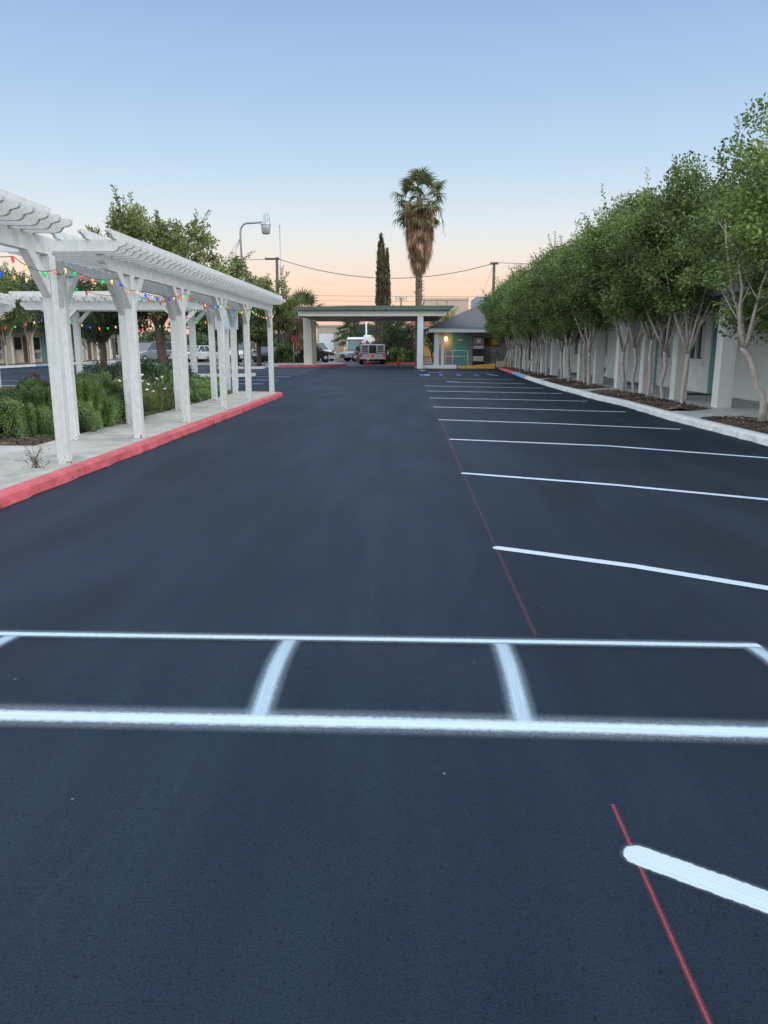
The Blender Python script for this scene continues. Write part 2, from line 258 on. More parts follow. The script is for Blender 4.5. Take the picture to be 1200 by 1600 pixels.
# ------------------------------------------------------------------ mesh helpers
COL = S.collection
class MB:
    def __init__(s, o=(0, 0, 0)): s.v = []; s.f = []; s.sm = []; s.o = Vector(o)
    def add(s, vs, fs, smooth=False):
        b = len(s.v); s.v += [tuple(Vector(p)-s.o) for p in vs]; s.f += [tuple(i+b for i in f) for f in fs]; s.sm += [smooth]*len(fs); return s
    def box(s, x0, x1, y0, y1, z0, z1, M=None):
        vs = [Vector((x, y, z)) for z in (z0, z1) for y in (y0, y1) for x in (x0, x1)]
        if M: vs = [M @ p for p in vs]
        return s.add(vs, [(0, 2, 3, 1), (4, 5, 7, 6), (0, 1, 5, 4), (2, 6, 7, 3), (0, 4, 6, 2), (1, 3, 7, 5)])
    def bev(s, x0, x1, y0, y1, z0, z1, c=.01, M=None):
        """box with chamfered vertical edges and top"""
        def ring(z, i):
            a, b, d, e = x0+i, x1-i, y0+i, y1-i
            k = c
            return [(a+k, d, z), (b-k, d, z), (b, d+k, z), (b, e-k, z), (b-k, e, z), (a+k, e, z), (a, e-k, z), (a, d+k, z)]
        rs = [ring(z0, 0), ring(z1-c, 0), ring(z1, c)]
        vs = [Vector(p) for r in rs for p in r]
        if M: vs = [M @ p for p in vs]
        fs = [tuple(range(7, -1, -1)), tuple(range(16, 24))]
        for k in range(2):
            for i in range(8): fs.append((k*8+i, k*8+(i+1) % 8, (k+1)*8+(i+1) % 8, (k+1)*8+i))
        return s.add(vs, fs)
    def prism(s, poly, a0, a1, axis='x', M=None, smooth=False):
        """poly: list of 2-D points in the plane normal to axis"""
        def P(u, v, a): return {'x': (a, u, v), 'y': (u, a, v), 'z': (u, v, a)}[axis]
        n = len(poly); vs = [Vector(P(u, v, a0)) for u, v in poly]+[Vector(P(u, v, a1)) for u, v in poly]
        if M: vs = [M @ p for p in vs]
        fs = [tuple(range(n-1, -1, -1)), tuple(range(n, 2*n))]+[(i, (i+1) % n, n+(i+1) % n, n+i) for i in range(n)]
        return s.add(vs, fs, smooth)
    def tube(s, pts, rad, n=8, cap=True):
        pts = [Vector(p) for p in pts]
        if not hasattr(rad, '__len__'): rad = [rad]*len(pts)
        vs = []; ref = None
        for i, p in enumerate(pts):
            d = (pts[min(i+1, len(pts)-1)]-pts[max(i-1, 0)]).normalized()
            if ref is None: ref = d.orthogonal().normalized()
            ref = (ref-d*ref.dot(d)).normalized(); w = d.cross(ref)
            for k in range(n):
                a = 2*math.pi*k/n; vs.append(p+(ref*math.cos(a)+w*math.sin(a))*rad[i])
        fs = [(i*n+k, i*n+(k+1) % n, (i+1)*n+(k+1) % n, (i+1)*n+k) for i in range(len(pts)-1) for k in range(n)]
        if cap: fs += [tuple(range(n-1, -1, -1)), tuple(range((len(pts)-1)*n, len(pts)*n))]
        return s.add(vs, fs, True)
    def lathe(s, prof, c=(0, 0, 0), n=16, M=None):
        vs = []
        for r, z in prof:
            for k in range(n):
                a = 2*math.pi*k/n; vs.append(Vector((r*math.cos(a), r*math.sin(a), z)))
        if M: vs = [M @ p for p in vs]
        vs = [p+Vector(c) for p in vs]
        m = len(prof)
        fs = [(i*n+k, i*n+(k+1) % n, (i+1)*n+(k+1) % n, (i+1)*n+k) for i in range(m-1) for k in range(n)]+[tuple(range(n-1, -1, -1)), tuple(range((m-1)*n, m*n))]
        return s.add(vs, fs, True)
    def quad(s, a, b, c, d): return s.add([a, b, c, d], [(0, 1, 2, 3)])
    def build(s, name, m, parent=None, loc=None):
        me = bpy.data.meshes.new(name); me.from_pydata(s.v, [], s.f)
        me.polygons.foreach_set('use_smooth', s.sm)
        if m: me.materials.append(m)
        me.update(); o = bpy.data.objects.new(name, me); COL.objects.link(o)
        if parent: o.parent = parent
        if loc: o.location = loc
        return o

def tag(o, label=None, cat=None, group=None, kind=None):
    if label: o['label'] = label
    if cat: o['category'] = cat
    if group: o['group'] = group
    if kind: o['kind'] = kind
    return o
def empty(name, loc, label, cat, group=None, rz=0):
    o = bpy.data.objects.new(name, None); COL.objects.link(o); o.location = loc; o.rotation_euler = (0, 0, rz); o.empty_display_size = .3
    return tag(o, label, cat, group)
def dup(src, loc=None, rz=None, label=None, scale=None, parent=None, group=None):
    c = src.copy(); COL.objects.link(c)
    if parent: c.parent = parent
    if loc is not None: c.location = loc
    if rz is not None: c.rotation_euler = (0, 0, rz)
    if scale is not None: c.scale = scale if hasattr(scale, '__len__') else (scale,)*3
    if label: c['label'] = label
    if group: c['group'] = group
    for ch in list(src.children): dup(ch, parent=c)
    return c
def struct(o, label=None, cat=None): return tag(o, label, cat, kind='structure')
ORD = ['first','second','third','fourth','fifth','sixth','seventh','eighth','ninth','tenth','eleventh','twelfth','thirteenth','fourteenth','fifteenth','sixteenth','seventeenth','eighteenth','nineteenth','twentieth','twenty-first','twenty-second']

def leaf_mesh(name, P, D, ln, wd, m, parent=None, seed=0, fold=.25, twigs=None):
    """N rhombic leaves at points P, pointing along D"""
    rng = np.random.default_rng(seed); N = len(P)
    D = D/np.maximum(np.linalg.norm(D, axis=1, keepdims=True), 1e-6)
    r = rng.normal(size=(N, 3)); Sd = np.cross(D, r); Sd /= np.maximum(np.linalg.norm(Sd, axis=1, keepdims=True), 1e-6)
    Nn = np.cross(D, Sd)
    l = (ln*rng.uniform(.65, 1.3, (N, 1))); w = (wd*rng.uniform(.7, 1.25, (N, 1)))
    a = P; b = P+D*l*.45+Sd*w*.5+Nn*w*fold; c = P+D*l; d = P+D*l*.45-Sd*w*.5+Nn*w*fold
    V = np.stack([a, b, c, d], 1).reshape(-1, 3)
    if twigs:
        p, q = twigs; s_ = np.cross(q, [.3, .2, 1.]); s_ /= np.linalg.norm(s_, axis=1, keepdims=True); s_ *= .006
        V = np.concatenate([V, np.stack([p-s_, p+s_, p+q+s_*.5, p+q-s_*.5], 1).reshape(-1, 3)]); N += len(p)
    me = bpy.data.meshes.new(name)
    me.vertices.add(4*N); me.vertices.foreach_set('co', V.astype(np.float32).ravel())
    me.loops.add(4*N); me.loops.foreach_set('vertex_index', np.arange(4*N, dtype=np.int32))
    me.polygons.add(N); me.polygons.foreach_set('loop_start', np.arange(0, 4*N, 4, dtype=np.int32))
    me.polygons.foreach_set('loop_total', np.full(N, 4, dtype=np.int32))
    me.materials.append(m); me.update(calc_edges=True); me.validate()
    o = bpy.data.objects.new(name, me); COL.objects.link(o)
    if parent: o.parent = parent
    return o

def bez(p0, p1, p2, n):
    return [Vector(p0)*(1-t)**2+Vector(p1)*2*t*(1-t)+Vector(p2)*t*t for t in [i/n for i in range(n+1)]]

# ------------------------------------------------------------------ ground, lot and roads
def sheet(name, x0, x1, y0, y1, z, m, n=1):
    o = MB().quad((x0, y0, z), (x1, y0, z), (x1, y1, z), (x0, y1, z)).build(name, m); return struct(o)
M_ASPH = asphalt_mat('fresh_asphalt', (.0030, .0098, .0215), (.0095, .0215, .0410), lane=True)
M_ASPO = asphalt_mat('old_asphalt', (.050, .058, .074), (.085, .092, .105))
sheet('ground', -900, 900, -300, 1500, -.06, M_SOIL)
sheet('street', -200, 200, 54.6, 105, -.012, M_ASPO)

def hump(y):
    if 2.4 < y < 3.5: return .04*math.sin(math.pi*(y-2.4)/1.1)**2
    return 0
ys = [-6, -2, 0, 1, 2, 2.3]+[2.4+.05*i for i in range(23)]+[3.7, 4, 5, 7, 10, 20, 30, 40, 54.6]
xs = [-25.6, -20, -12, -5.6, -3.4, -1, 1, 3, 4.6, 5.1, 5.62]
mb = MB(); mb.add([(x, y, hump(y)) for y in ys for x in xs], [(j*len(xs)+i, j*len(xs)+i+1, (j+1)*len(xs)+i+1, (j+1)*len(xs)+i) for j in range(len(ys)-1) for i in range(len(xs)-1)], True)
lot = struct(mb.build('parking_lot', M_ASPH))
# older asphalt margin beside the lot, under the walks
def strip(name, pts, hw, m, parent, z=.004, seg=.12, cap=0, core=1.0):
    """painted strip of half width hw (UV x -1..1) along pts, lying on the asphalt"""
    P = [Vector((*p, 0)) for p in pts]; Q = []
    for a, b in zip(P, P[1:]):
        n = max(1, int((b-a).length/seg)); Q += [a.lerp(b, i/n) for i in range(n)]
    Q.append(P[-1]); vs = []; uvs = []
    fr = [-1, -.5, 0, .5, 1]
    for i, p in enumerate(Q):
        d = (Q[min(i+1, len(Q)-1)]-Q[max(i-1, 0)]).normalized(); nrm = Vector((-d.y, d.x, 0))
        for f in fr:
            q = p+nrm*hw*f; vs.append((q.x, q.y, hump(q.y)+z)); uvs.append((f, i*.1))
    k = len(fr); fs = [(i*k+j, (i+1)*k+j, (i+1)*k+j+1, i*k+j+1) for i in range(len(Q)-1) for j in range(k-1)]
    uvf = [uvs[i] for f in fs for i in f]
    if cap:      # rounded near end
        p = Q[0]; d = (Q[0]-Q[1]).normalized(); nrm = Vector((-d.y, d.x, 0)); b0 = len(vs); na = 14
        vs.append((p.x, p.y, hump(p.y)+z)); 
        for i in range(na+1):
            a = math.pi*i/na; q = p+nrm*hw*math.cos(a)+d*hw*math.sin(a)*cap; vs.append((q.x, q.y, hump(q.y)+z))
        for i in range(na): fs.append((b0, b0+1+i, b0+2+i)); uvf += [(0, 0), (1, 0), (1, 0)]
    me = bpy.data.meshes.new(name); me.from_pydata(vs, [], fs); uvl = me.uv_layers.new(name='UVMap')
    for i, u in enumerate(uvf): uvl.data[i].uv = u
    me.materials.append(m); me.update(); o = bpy.data.objects.new(name, me); COL.objects.link(o); o.parent = parent
    me.update()
    # faces up
    if me.polygons[0].normal.z < 0: me.flip_normals()
    return o
P_X = paint_mat('crosswalk_paint', (.54, .65, .74), .36, .20, .24)
P_X2 = paint_mat('crosswalk_bar_paint', (.44, .57, .68), .46, .26, .26, .86)
P_L = paint_mat('stall_line_paint', (.52, .61, .72), .74, .06, .10)
P_R = paint_mat('red_chalk_paint', (.48, .075, .09), .26, .4, .2, .66)
P_RD = paint_mat('faint_red_paint', (.36, .10, .13), .2, .35, .12, .22)
P_B = paint_mat('blue_paint', (.08, .16, .55), .8, .06, .1, .8)
P_RT = paint_mat('pink_paint', (.55, .30, .32), .7, .1, .1, .7)
# crosswalk box just in front of the camera, laid over a low hump
strip('crosswalk_line', [(-3.45, 2.555), (-1.5, 2.53), (0, 2.52), (1.62, 2.49)], .095, P_X, lot, z=.009)
strip('crosswalk_line', [(-3.45, 3.33), (-1.9, 3.32), (0, 3.305), (1.6, 3.28)], .078, P_X, lot, z=.009)
for x in (-3.2, -1.87, -.55, .425, 1.56):
    strip('crosswalk_bar', [(x+.004, 3.325), (x+.002, 3.0), (x, 2.54)], .068, P_X2, lot, z=.005, seg=.05)
# stall lines on the right
SL = [[(.632, 1.822), (.89, 1.66), (2.6, .56)], [(.62, 5.02), (1.42, 4.61), (2.05, 4.19), (4.45, 2.85)], [(.61, 8.13), (2.05, 7.48), (3.23, 6.78), (4.47, 6.05)],
      [(.60, 11.22), (2.75, 10.52), (4.43, 9.41)], [(.55, 14.27), (2.6, 13.6), (4.5, 12.72)], [(.54, 17.33), (2.6, 16.8), (4.53, 16.1)], [(.53, 20.4), (4.47, 19.3)],
      [(.53, 23.6), (4.46, 22.45)], [(.52, 26.7), (4.38, 25.3)], [(1.45, 30.1), (1.9, 29.4), (4.24, 28.3)]]
for i, p in enumerate(SL): strip('stall_line', p, [.058, .058, .06, .064, .066, .07, .075, .08, .085, .09][i], P_L, lot, cap=1 if i < 3 else 0, seg=.3)
strip('stall_line', [(1.8, 32.4), (4.34, 32.0)], .06, P_L, lot, seg=.5)
strip('pink_guide_line', [(.52, 32.6), (1.8, 32.4)], .07, P_RT, lot, seg=.5)
strip('red_guide_line', [(.60, -1), (.62, 1.31), (.62, 2.06)], .0115, P_R, lot, z=.0025, seg=.1)
strip('red_guide_line', [(.61, 3.43), (.60, 5.0), (.59, 8.35)], .017, P_RD, lot, z=.0025, seg=.2)
strip('red_guide_line', [(.59, 8.35), (.57, 20.9)], .03, P_RD, lot, z=.0025, seg=.4)
for x, y in [(.60, 36.9), (1.5, 36.95), (2.35, 36.95), (3.2, 37)]: strip('blue_accessible_mark', [(x, 35.9), (x, 38.1)], .11, P_B, lot, seg=.6)
strip('stall_line', [(3.8, 38.0), (4.15, 36.2)], .07, P_L, lot, seg=.6)
strip('white_pad', [(.60, 43.76), (.90, 43.77)], .42, P_L, lot, seg=.2); strip('white_pad', [(.69, 36.9), (.98, 36.9)], .5, P_L, lot, seg=.2)
strip('accessible_line', [(.95, 40.55), (1.75, 40.57)], .14, P_L, lot, seg=.2)
strip('accessible_line', [(1.75, 40.57), (4.6, 40.3)], .05, P_L, lot, seg=.5)
# stall lines of the left bays
for y in (27.9, 31.1, 34.4, 37.55, 40.3, 43.1, 46.1, 49.0, 51.9):
    strip('stall_line', [(-5.35, y), (-10.3, y+.25)], .10, P_L, lot, seg=.7)
for y in (33, 36, 39, 42, 45, 48, 51):
    strip('stall_line', [(-20.6, y), (-25.1, y+.3)], .065, P_L, lot, seg=.9)
for y in (30, 33, 36, 39, 42, 45, 48): strip('stall_line', [(-16.9, y), (-12, y)], .06, P_L, lot, seg=.9)

# ---- kerbs and walks
def smooth_poly(pts, n=6):
    out = []
    for i in range(len(pts)-1):
        p0 = pts[max(i-1, 0)]; p1 = pts[i]; p2 = pts[i+1]; p3 = pts[min(i+2, len(pts)-1)]
        for k in range(n):
            t = k/n; out.append(tuple(.5*((2*p1[j])+(-p0[j]+p2[j])*t+(2*p0[j]-5*p1[j]+4*p2[j]-p3[j])*t*t+(-p0[j]+3*p1[j]-3*p2[j]+p3[j])*t**3) for j in range(2)))
    out.append(pts[-1]); return out
def kerb(name, pts, w, h, m, side=1, jit=.012, seed=1, round_=.02, parent=None, kind=True):
    """pts = foot of the kerb face; side=+1 puts its body to the left of the direction of travel"""
    rnd = random.Random(seed); Q = []
    for a, b in zip(pts, pts[1:]):
        L_ = math.dist(a, b); n = max(1, int(L_/.18)) if L_ < 60 else 4
        Q += [Vector((a[0]+(b[0]-a[0])*i/n, a[1]+(b[1]-a[1])*i/n, 0)) for i in range(n)]
    Q.append(Vector((*pts[-1], 0))); vs = []
    for i, p in enumerate(Q):
        d = (Q[min(i+1, len(Q)-1)]-Q[max(i-1, 0)]).normalized(); nr = Vector((-d.y, d.x, 0))*side
        j = rnd.uniform(-jit, jit); j2 = rnd.uniform(-.3, .3)*jit
        for off, z in ((-.012+j*1.6, -.02), (-.006+j, .012), (.012+j2, h-round_), (.02+round_+j2, h), (w, h+j2*.4), (w, -.02)):
            q = p+nr*off; vs.append((q.x, q.y, z))
    k = 6; fs = [(i*k+j, i*k+(j+1) % k, (i+1)*k+(j+1) % k, (i+1)*k+j) for i in range(len(Q)-1) for j in range(k)]
    fs += [tuple(range(k)), tuple(range((len(Q)-1)*k+k-1, (len(Q)-1)*k-1, -1))]
    me = bpy.data.meshes.new(name); me.from_pydata(vs, [], fs); me.materials.append(m); bm = bmesh.new(); bm.from_mesh(me); bmesh.ops.recalc_face_normals(bm, faces=bm.faces); bm.to_mesh(me); bm.free(); me.update()
    o = bpy.data.objects.new(name, me); COL.objects.link(o)
    return struct(o)
def slab(name, poly, z, m, th=.2):
    return struct(MB().prism(poly, z-th, z, 'z').build(name, m))
KX = -3.48
# left red kerb in sections with open joints
cuts = [-1, .8, 2.6, 4.4, 6.2, 7.95, 9.7, 11.5, 13.4, 15.2, 17.0, 18.8, 20.7]
for i, (a, b) in enumerate(zip(cuts, cuts[1:])):
    kerb('red_kerb', [(KX, a+.005), (KX, b-.005)], .155, .10, M_REDK, 1, seed=i)
kerb('red_kerb', [(KX, 20.71), (KX-.03, 21.1), (-3.64, 21.4), (-3.95, 21.55), (-4.6, 21.7)], .155, .10, M_REDK, 1, seed=33)
kerb('red_kerb', [(-4.6, 21.71), (-5.4, 22.2)], .155, .10, M_REDK, 1, seed=34)
kerb('grey_kerb', [(-5.4, 22.2), (-6.0, 23.6), (-7.2, 24.6), (-20, 24.8)], .15, .10, M_CONC2, 1, seed=35)
for i, (a, b) in enumerate([(-2, 1.5), (1.5, 4.2), (4.2, 6.6), (6.6, 9.1), (9.1, 11.9), (11.9, 14.6), (14.6, 17.4), (17.4, 19.6), (19.6, 21.2)]):
    slab('pergola_walk', [(-4.82, a+.004), (KX-.158, a+.004), (KX-.158, b-.004), (-4.82, b-.004)], .098, M_CONC)
slab('pergola_walk', [(-4.82, 21.2), (KX-.165, 21.2), (-3.95, 21.36), (-4.55, 21.5), (-4.82, 21.55)], .097, M_CONC)
slab('concrete_patio', [(-9.5, -2), (-4.824, -2), (-4.824, 9.55), (-9.5, 9.75)], .096, M_CONC2)
bed = slab('planting_bed', [(-20, 9.76), (-4.824, 9.56), (-4.824, 21.54), (-5.3, 21.95), (-5.9, 23.4), (-7.1, 24.5), (-20, 24.66)], .088, M_MULCH)
# right white kerb: gently wandering as photographed
RK = [(4.98, -2), (4.98, 6), (4.97, 10.59), (4.95, 11.6), (4.92, 13.0), (4.88, 14.3), (4.90, 16.0), (4.93, 18.0), (4.83, 19.8), (4.80, 22.3), (4.76, 24.9), (4.80, 28.7), (4.92, 33.0)]
RK2 = [(4.92, 33.0), (5.13, 38.5)]; RK3 = [(5.13, 38.5), (5.36, 46)]
kerb('white_kerb', smooth_poly(RK, 4), .17, .115, M_WHK, -1, jit=.016, seed=5, round_=.035)
kerb('blue_kerb', RK2, .17, .115, M_BLUK, -1, seed=6); kerb('red_kerb', RK3, .17, .115, M_REDK, -1, seed=7)
slab('right_walk', [(5.16, -2), (8.0, -2), (8.0, 62), (5.56, 62), (5.53, 45), (5.3, 38.4), (5.08, 33), (4.99, 28), (4.96, 24.5), (5.05, 20), (5.11, 18), (5.08, 14.3), (5.14, 11)], .110, M_PORCH, .3)
# mulch beds between the walks: raised just proud of the slab
def mulch_bed(x0, x1, y0, y1, seed):
    rnd = random.Random(seed); n = max(4, int((y1-y0)/.35)); L1 = []; L2 = []
    for i in range(n+1):
        y = y0+(y1-y0)*i/n; e = min(1, 6*min(i, n-i)/n+.5)
        L1.append((x0(y)+rnd.uniform(0, .03), y)); L2.append((x0(y)+(x1-x0(y))*e+rnd.uniform(-.05, .05), y))
    nx = 6; vs = []; 
    for (a, y), (b, _) in zip(L1, L2):
        for k in range(nx+1):
            t = k/nx; vs.append((a+(b-a)*t, y+rnd.uniform(-.02, .02), .112+.035*math.sin(math.pi*t)+rnd.uniform(0, .02)*(0 < k < nx)))
    fs = [(i*(nx+1)+k, i*(nx+1)+k+1, (i+1)*(nx+1)+k+1, (i+1)*(nx+1)+k) for i in range(n) for k in range(nx)]
    o = struct(MB().add(vs, fs, True).build('mulch_bed', M_MULCH))
    N = int((y1-y0)*260); rng = np.random.default_rng(seed)
    Y = rng.uniform(y0+.05, y1-.05, N); t = rng.uniform(.02, .97, N); X = np.array([x0(y) for y in Y]); X = X+(x1-X)*t
    P = np.stack([X, Y, .125+.035*np.sin(np.pi*t)+rng.uniform(0, .015, N)], 1); D = np.stack([rng.normal(size=N), rng.normal(size=N), rng.normal(size=N)*.25], 1)
    ch = leaf_mesh('mulch_chips', P, D, .06, .028, M_CHIP, None, seed); tag(ch, 'dark bark chips scattered over the mulch under the row of trees', 'mulch', 'mulch chips', kind='stuff')
def kx(y):
    for (a, b), (c, d) in zip(RK, RK[1:]):
        if b <= y <= d: return a+(c-a)*(y-b)/(d-b)+.175
    return 5.12
for i, (a, b) in enumerate([(8.4, 13.5), (15.1, 21.4), (23.0, 29.0), (30.6, 37.0), (38.5, 46)]):
    mulch_bed((lambda y: kx(y) if y < 33 else 5.12+(y-33)*.02+.03), 6.03, a, b, 40+i)
# far kerbs, islands and verges
kerb('white_kerb', [(-25.6, 24), (-25.6, 52)], .2, .14, M_WHK, 1, seed=11); kerb('blue_kerb', [(-25.6, 52), (-25.6, 57)], .2, .14, M_BLUK, 1, seed=12); kerb('white_kerb', [(-25.6, 57), (-25.4, 70)], .2, .14, M_WHK, 1, seed=13)
slab('left_walk', [(-40, 10), (-25.8, 10), (-25.8, 52), (-25.8, 72), (-40, 72)], .12, M_CONC, .2)
struct(MB().prism([(-28.2, 20), (-25.82, 20), (-25.82, 72), (-28.2, 72)], .10, .135, 'z').build('verge_soil', M_SOIL))
def island(x0, x1, y0, y1):
    pts = [(x0+.5, y0), (x1-.8, y0), (x1, y0+.4), (x1, y1-.4), (x1-.8, y1), (x0+.5, y1), (x0, y1-.4), (x0, y0+.4)]
    struct(MB().prism(pts, -.02, .13, 'z').build('traffic_island', M_WHK)); 
    pi = [((p[0]-(x0+x1)/2)*.9+(x0+x1)/2, (p[1]-(y0+y1)/2)*.8+(y0+y1)/2) for p in pts]
    struct(MB().prism(pi, .10, .14, 'z').build('island_soil', M_SOIL))
island(-10.4, -7.2, 34.2, 36.2); island(-11.8, -9.0, 46.5, 48.3)
kerb('grey_kerb', [(-5.2, 56.6), (-7, 56.8), (-25, 57.2)], .2, .14, M_WHK, 1, seed=14)
struct(MB().prism([(-25, 57.4), (-5.4, 56.9), (-5.0, 60), (-25, 60)], .0, .12, 'z').build('verge_soil', M_SOIL))
# red-edged island under the left portico post
kerb('red_kerb', [(-4.6, 56.4), (-4.5, 53.2), (-4.9, 51.6), (-6, 50.6), (-8.6, 50.3)], .2, .15, M_REDK, -1, seed=15)
struct(MB().prism([(-9.5, 50.5), (-6.05, 50.8), (-5.05, 51.7), (-4.7, 53.2), (-4.8, 56.4), (-9.5, 56.5)], -.02, .145, 'z').build('entry_island', M_CONC2))
slab('far_sidewalk', [(-60, 101), (60, 101), (60, 106), (-60, 106)], .12, M_CONC2)
kerb('pale_kerb', [(-2.2, 79), (6, 79)], .3, .14, M_CONC2, 1, seed=17)
struct(MB().prism([(-2.4, 62), (-1.9, 60.2), (.4, 59.4), (8, 59.4), (8, 84), (-2.4, 84)], -.04, .10, 'z').build('garden_soil', M_SOIL))
kerb('red_kerb', [(-2.0, 60.0), (.3, 59.1), (.55, 54), (.5, 48.2)], .2, .14, M_REDK, -1, seed=18)
slab('office_walk', [(.72, 48.25), (.72, 59.3), (5.35, 59.3), (5.35, 48.25)], .13, M_CONC2)
struct(MB().box(.62, 2.9, 47.9, 48.24, -.02, .22).build('white_step', M_TRIMW))

# ------------------------------------------------------------------ pergolas with rafters cut to an ogee
def ogee(x0, x1, z0, z1, both=True):
    """side outline in (u, z): ends sweep up in an S"""
    h = z1-z0
    q = [(.30, 0), (.17, 0), (.135, .04), (.112, .15), (.098, .30), (.088, .40), (.055, .44), (.026, .50), (.008, .62), (0, .80), (0, .94), (.006, 1)]
    right = [(x1-u, z0+v*h) for u, v in q]; left = [(x0+u, z0+v*h) for u, v in reversed(q)]
    return right+(left if both else [(x0, z1), (x0, z0)])
def knee(x, y, z, s, t=.07, w=.09, base=.098, axis='y'):
    """brace from a post centre (x, y) up to the beam at height z"""
    a = .40; poly = [(.05, z-a-.02), (.05, z-a+.14), (a-.09, z), (a+.07, z), (.05+.001, z-a-.02)][:4]
    if axis == 'y': return MB_cur.prism([(y+s*u, v) for u, v in poly], x-w/2, x+w/2, 'x')
    return MB_cur.prism([(x+s*u, v) for u, v in poly], y-w/2, y+w/2, 'y')
rndp = random.Random(3)
def pergola_long(name, label, y0, y1, posts_f, posts_b, purl_end, group='white pergolas', o=(0, 0)):
    global MB_cur
    root = empty(name, (-4.25, y0, .098), label, 'pergola', group); O = root.location
    xf, xb = -3.765, -4.60
    for x, ys_ in ((xf, posts_f), (xb, posts_b)):
        for y in ys_:
            mb = MB(O)
            tilt = rndp.uniform(-.004, .004)
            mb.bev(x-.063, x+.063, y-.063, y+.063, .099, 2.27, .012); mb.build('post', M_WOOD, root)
            for s in (-1, 1):
                if (s < 0 and y-.4 < y0) or (s > 0 and y+.4 > y1): continue
                MB_cur = MB(O); knee(x, y+s*.024, 2.269, s); MB_cur.build('knee_brace', M_WOOD, root)
        h = ogee(y0, y1, 2.27, 2.44)
        MB(O).prism(h, x-.045, x+.045, 'x').build('beam', M_WOOD, root)
    return root, O
def rafters(root, O, y0, y1, x0, x1, z0, z1, step, th=.045):
    n = int(round((y1-y0)/step)); me = None
    for i in range(n+1):
        y = y0+(y1-y0)*i/n
        if me is None:
            o = MB().prism(ogee(x0, x1, z0, z1), -th/2, th/2, 'y').build('rafter', M_WOOD, root); o.location = (-O[0], y-O[1], -O[2]); me = o
        else:
            c = me.copy(); COL.objects.link(c); c.parent = root; c.location = (-O[0], y-O[1], -O[2]+rndp.uniform(-.002, .002)); c.rotation_euler = (0, 0, rndp.uniform(-.004, .004))
r1, O1 = pergola_long('pergola', 'nearest white timber pergola, cut off by the left edge, on the red kerb', 4.2, 8.24, (8.10, 5.7), (5.6, 7.9), 0)
rafters(r1, O1, 4.45, 7.78, -5.0, -3.33, 2.44, 2.57, .25)
for x in (-3.50, -3.83, -4.16, -4.5, -4.83): MB(O1).box(x-.02, x+.02, 4.0, 7.66, 2.571, 2.655).build('purlin', M_WOOD, r1)
r2, O2 = pergola_long('pergola', 'long white timber pergola of many posts running along the red kerb', 9.5, 21.15, (10.43, 12.72, 15.39, 17.82, 20.85), (10.22, 12.40, 15.07, 17.9, 20.1), 0)
rafters(r2, O2, 9.25, 20.95, -5.0, -3.33, 2.44, 2.57, .245)
for x in (-3.46, -3.78, -4.12, -4.47, -4.83):
    MB(O2).prism(ogee(9.0, 21.1, 2.572, 2.665), x-.02, x+.02, 'x').build('purlin', M_WOOD, r2)
def pergola_cross(label, x0, x1, y, posts, zb=2.38, name='pergola'):
    global MB_cur
    root = empty(name, ((x0+x1)/2, y, .09), label, 'pergola', 'white pergolas'); O = root.location
    for yy in (y, y+1.0):
        for x in posts:
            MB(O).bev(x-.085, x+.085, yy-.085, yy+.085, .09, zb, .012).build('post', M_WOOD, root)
            for s in (-1, 1):
                if not (x0 < x+s*.5 < x1): continue
                MB_cur = MB(O); knee(x+s*.03, yy, zb-.001, s, axis='x'); MB_cur.build('knee_brace', M_WOOD, root)
        MB(O).prism(ogee(x0, x1, zb, zb+.22), yy-.05, yy+.05, 'y').build('beam', M_WOOD, root)
    n = int((x1-x0-.4)/.3); first = None
    for i in range(n+1):
        x = x0+.2+(x1-x0-.4)*i/n
        if not first: first = MB().prism(ogee(-.45, 1.45, 0, .16), -.022, .022, 'x').build('rafter', M_WOOD, root); first.location = Vector((x, y, zb+.221))-O
        else:
            c = first.copy(); COL.objects.link(c); c.parent = root; c.location = Vector((x, y, zb+.221))-O
    for k, yy in enumerate((y-.33, y+.1, y+.5, y+.9, y+1.32)):
        MB(O).prism(ogee(x0-.15, x1+.15, zb+.383, zb+.50), yy-.02, yy+.02, 'y').build('purlin', M_WOOD, root)
    return root
pergola_cross('white timber pergola standing crosswise behind the hedge, seen through the long one', -11.3, -5.1, 22.4, (-10.15, -6.6, -5.35))
pergola_cross('white timber pergola farthest left, only its end showing at the picture edge', -17.5, -12.1, 22.6, (-16.9, -12.9))
sg = empty('hanging_panel', (-5.25, 22.15, 2.02), 'plain pale blue panel hung under the crosswise white pergola', 'panel')
MB((0, 0, 0)).box(-.33, .33, -.015, .015, -.2, .2).build('panel_board', mat('panel_blue', (.46, .52, .62), .5), sg)
m_ = MB(); m_.tube([(-.25, 0, .2), (-.25, 0, .40)], .006, 5); m_.tube([(.25, 0, .2), (.25, 0, .40)], .006, 5); m_.build('hanger', M_METAL, sg)

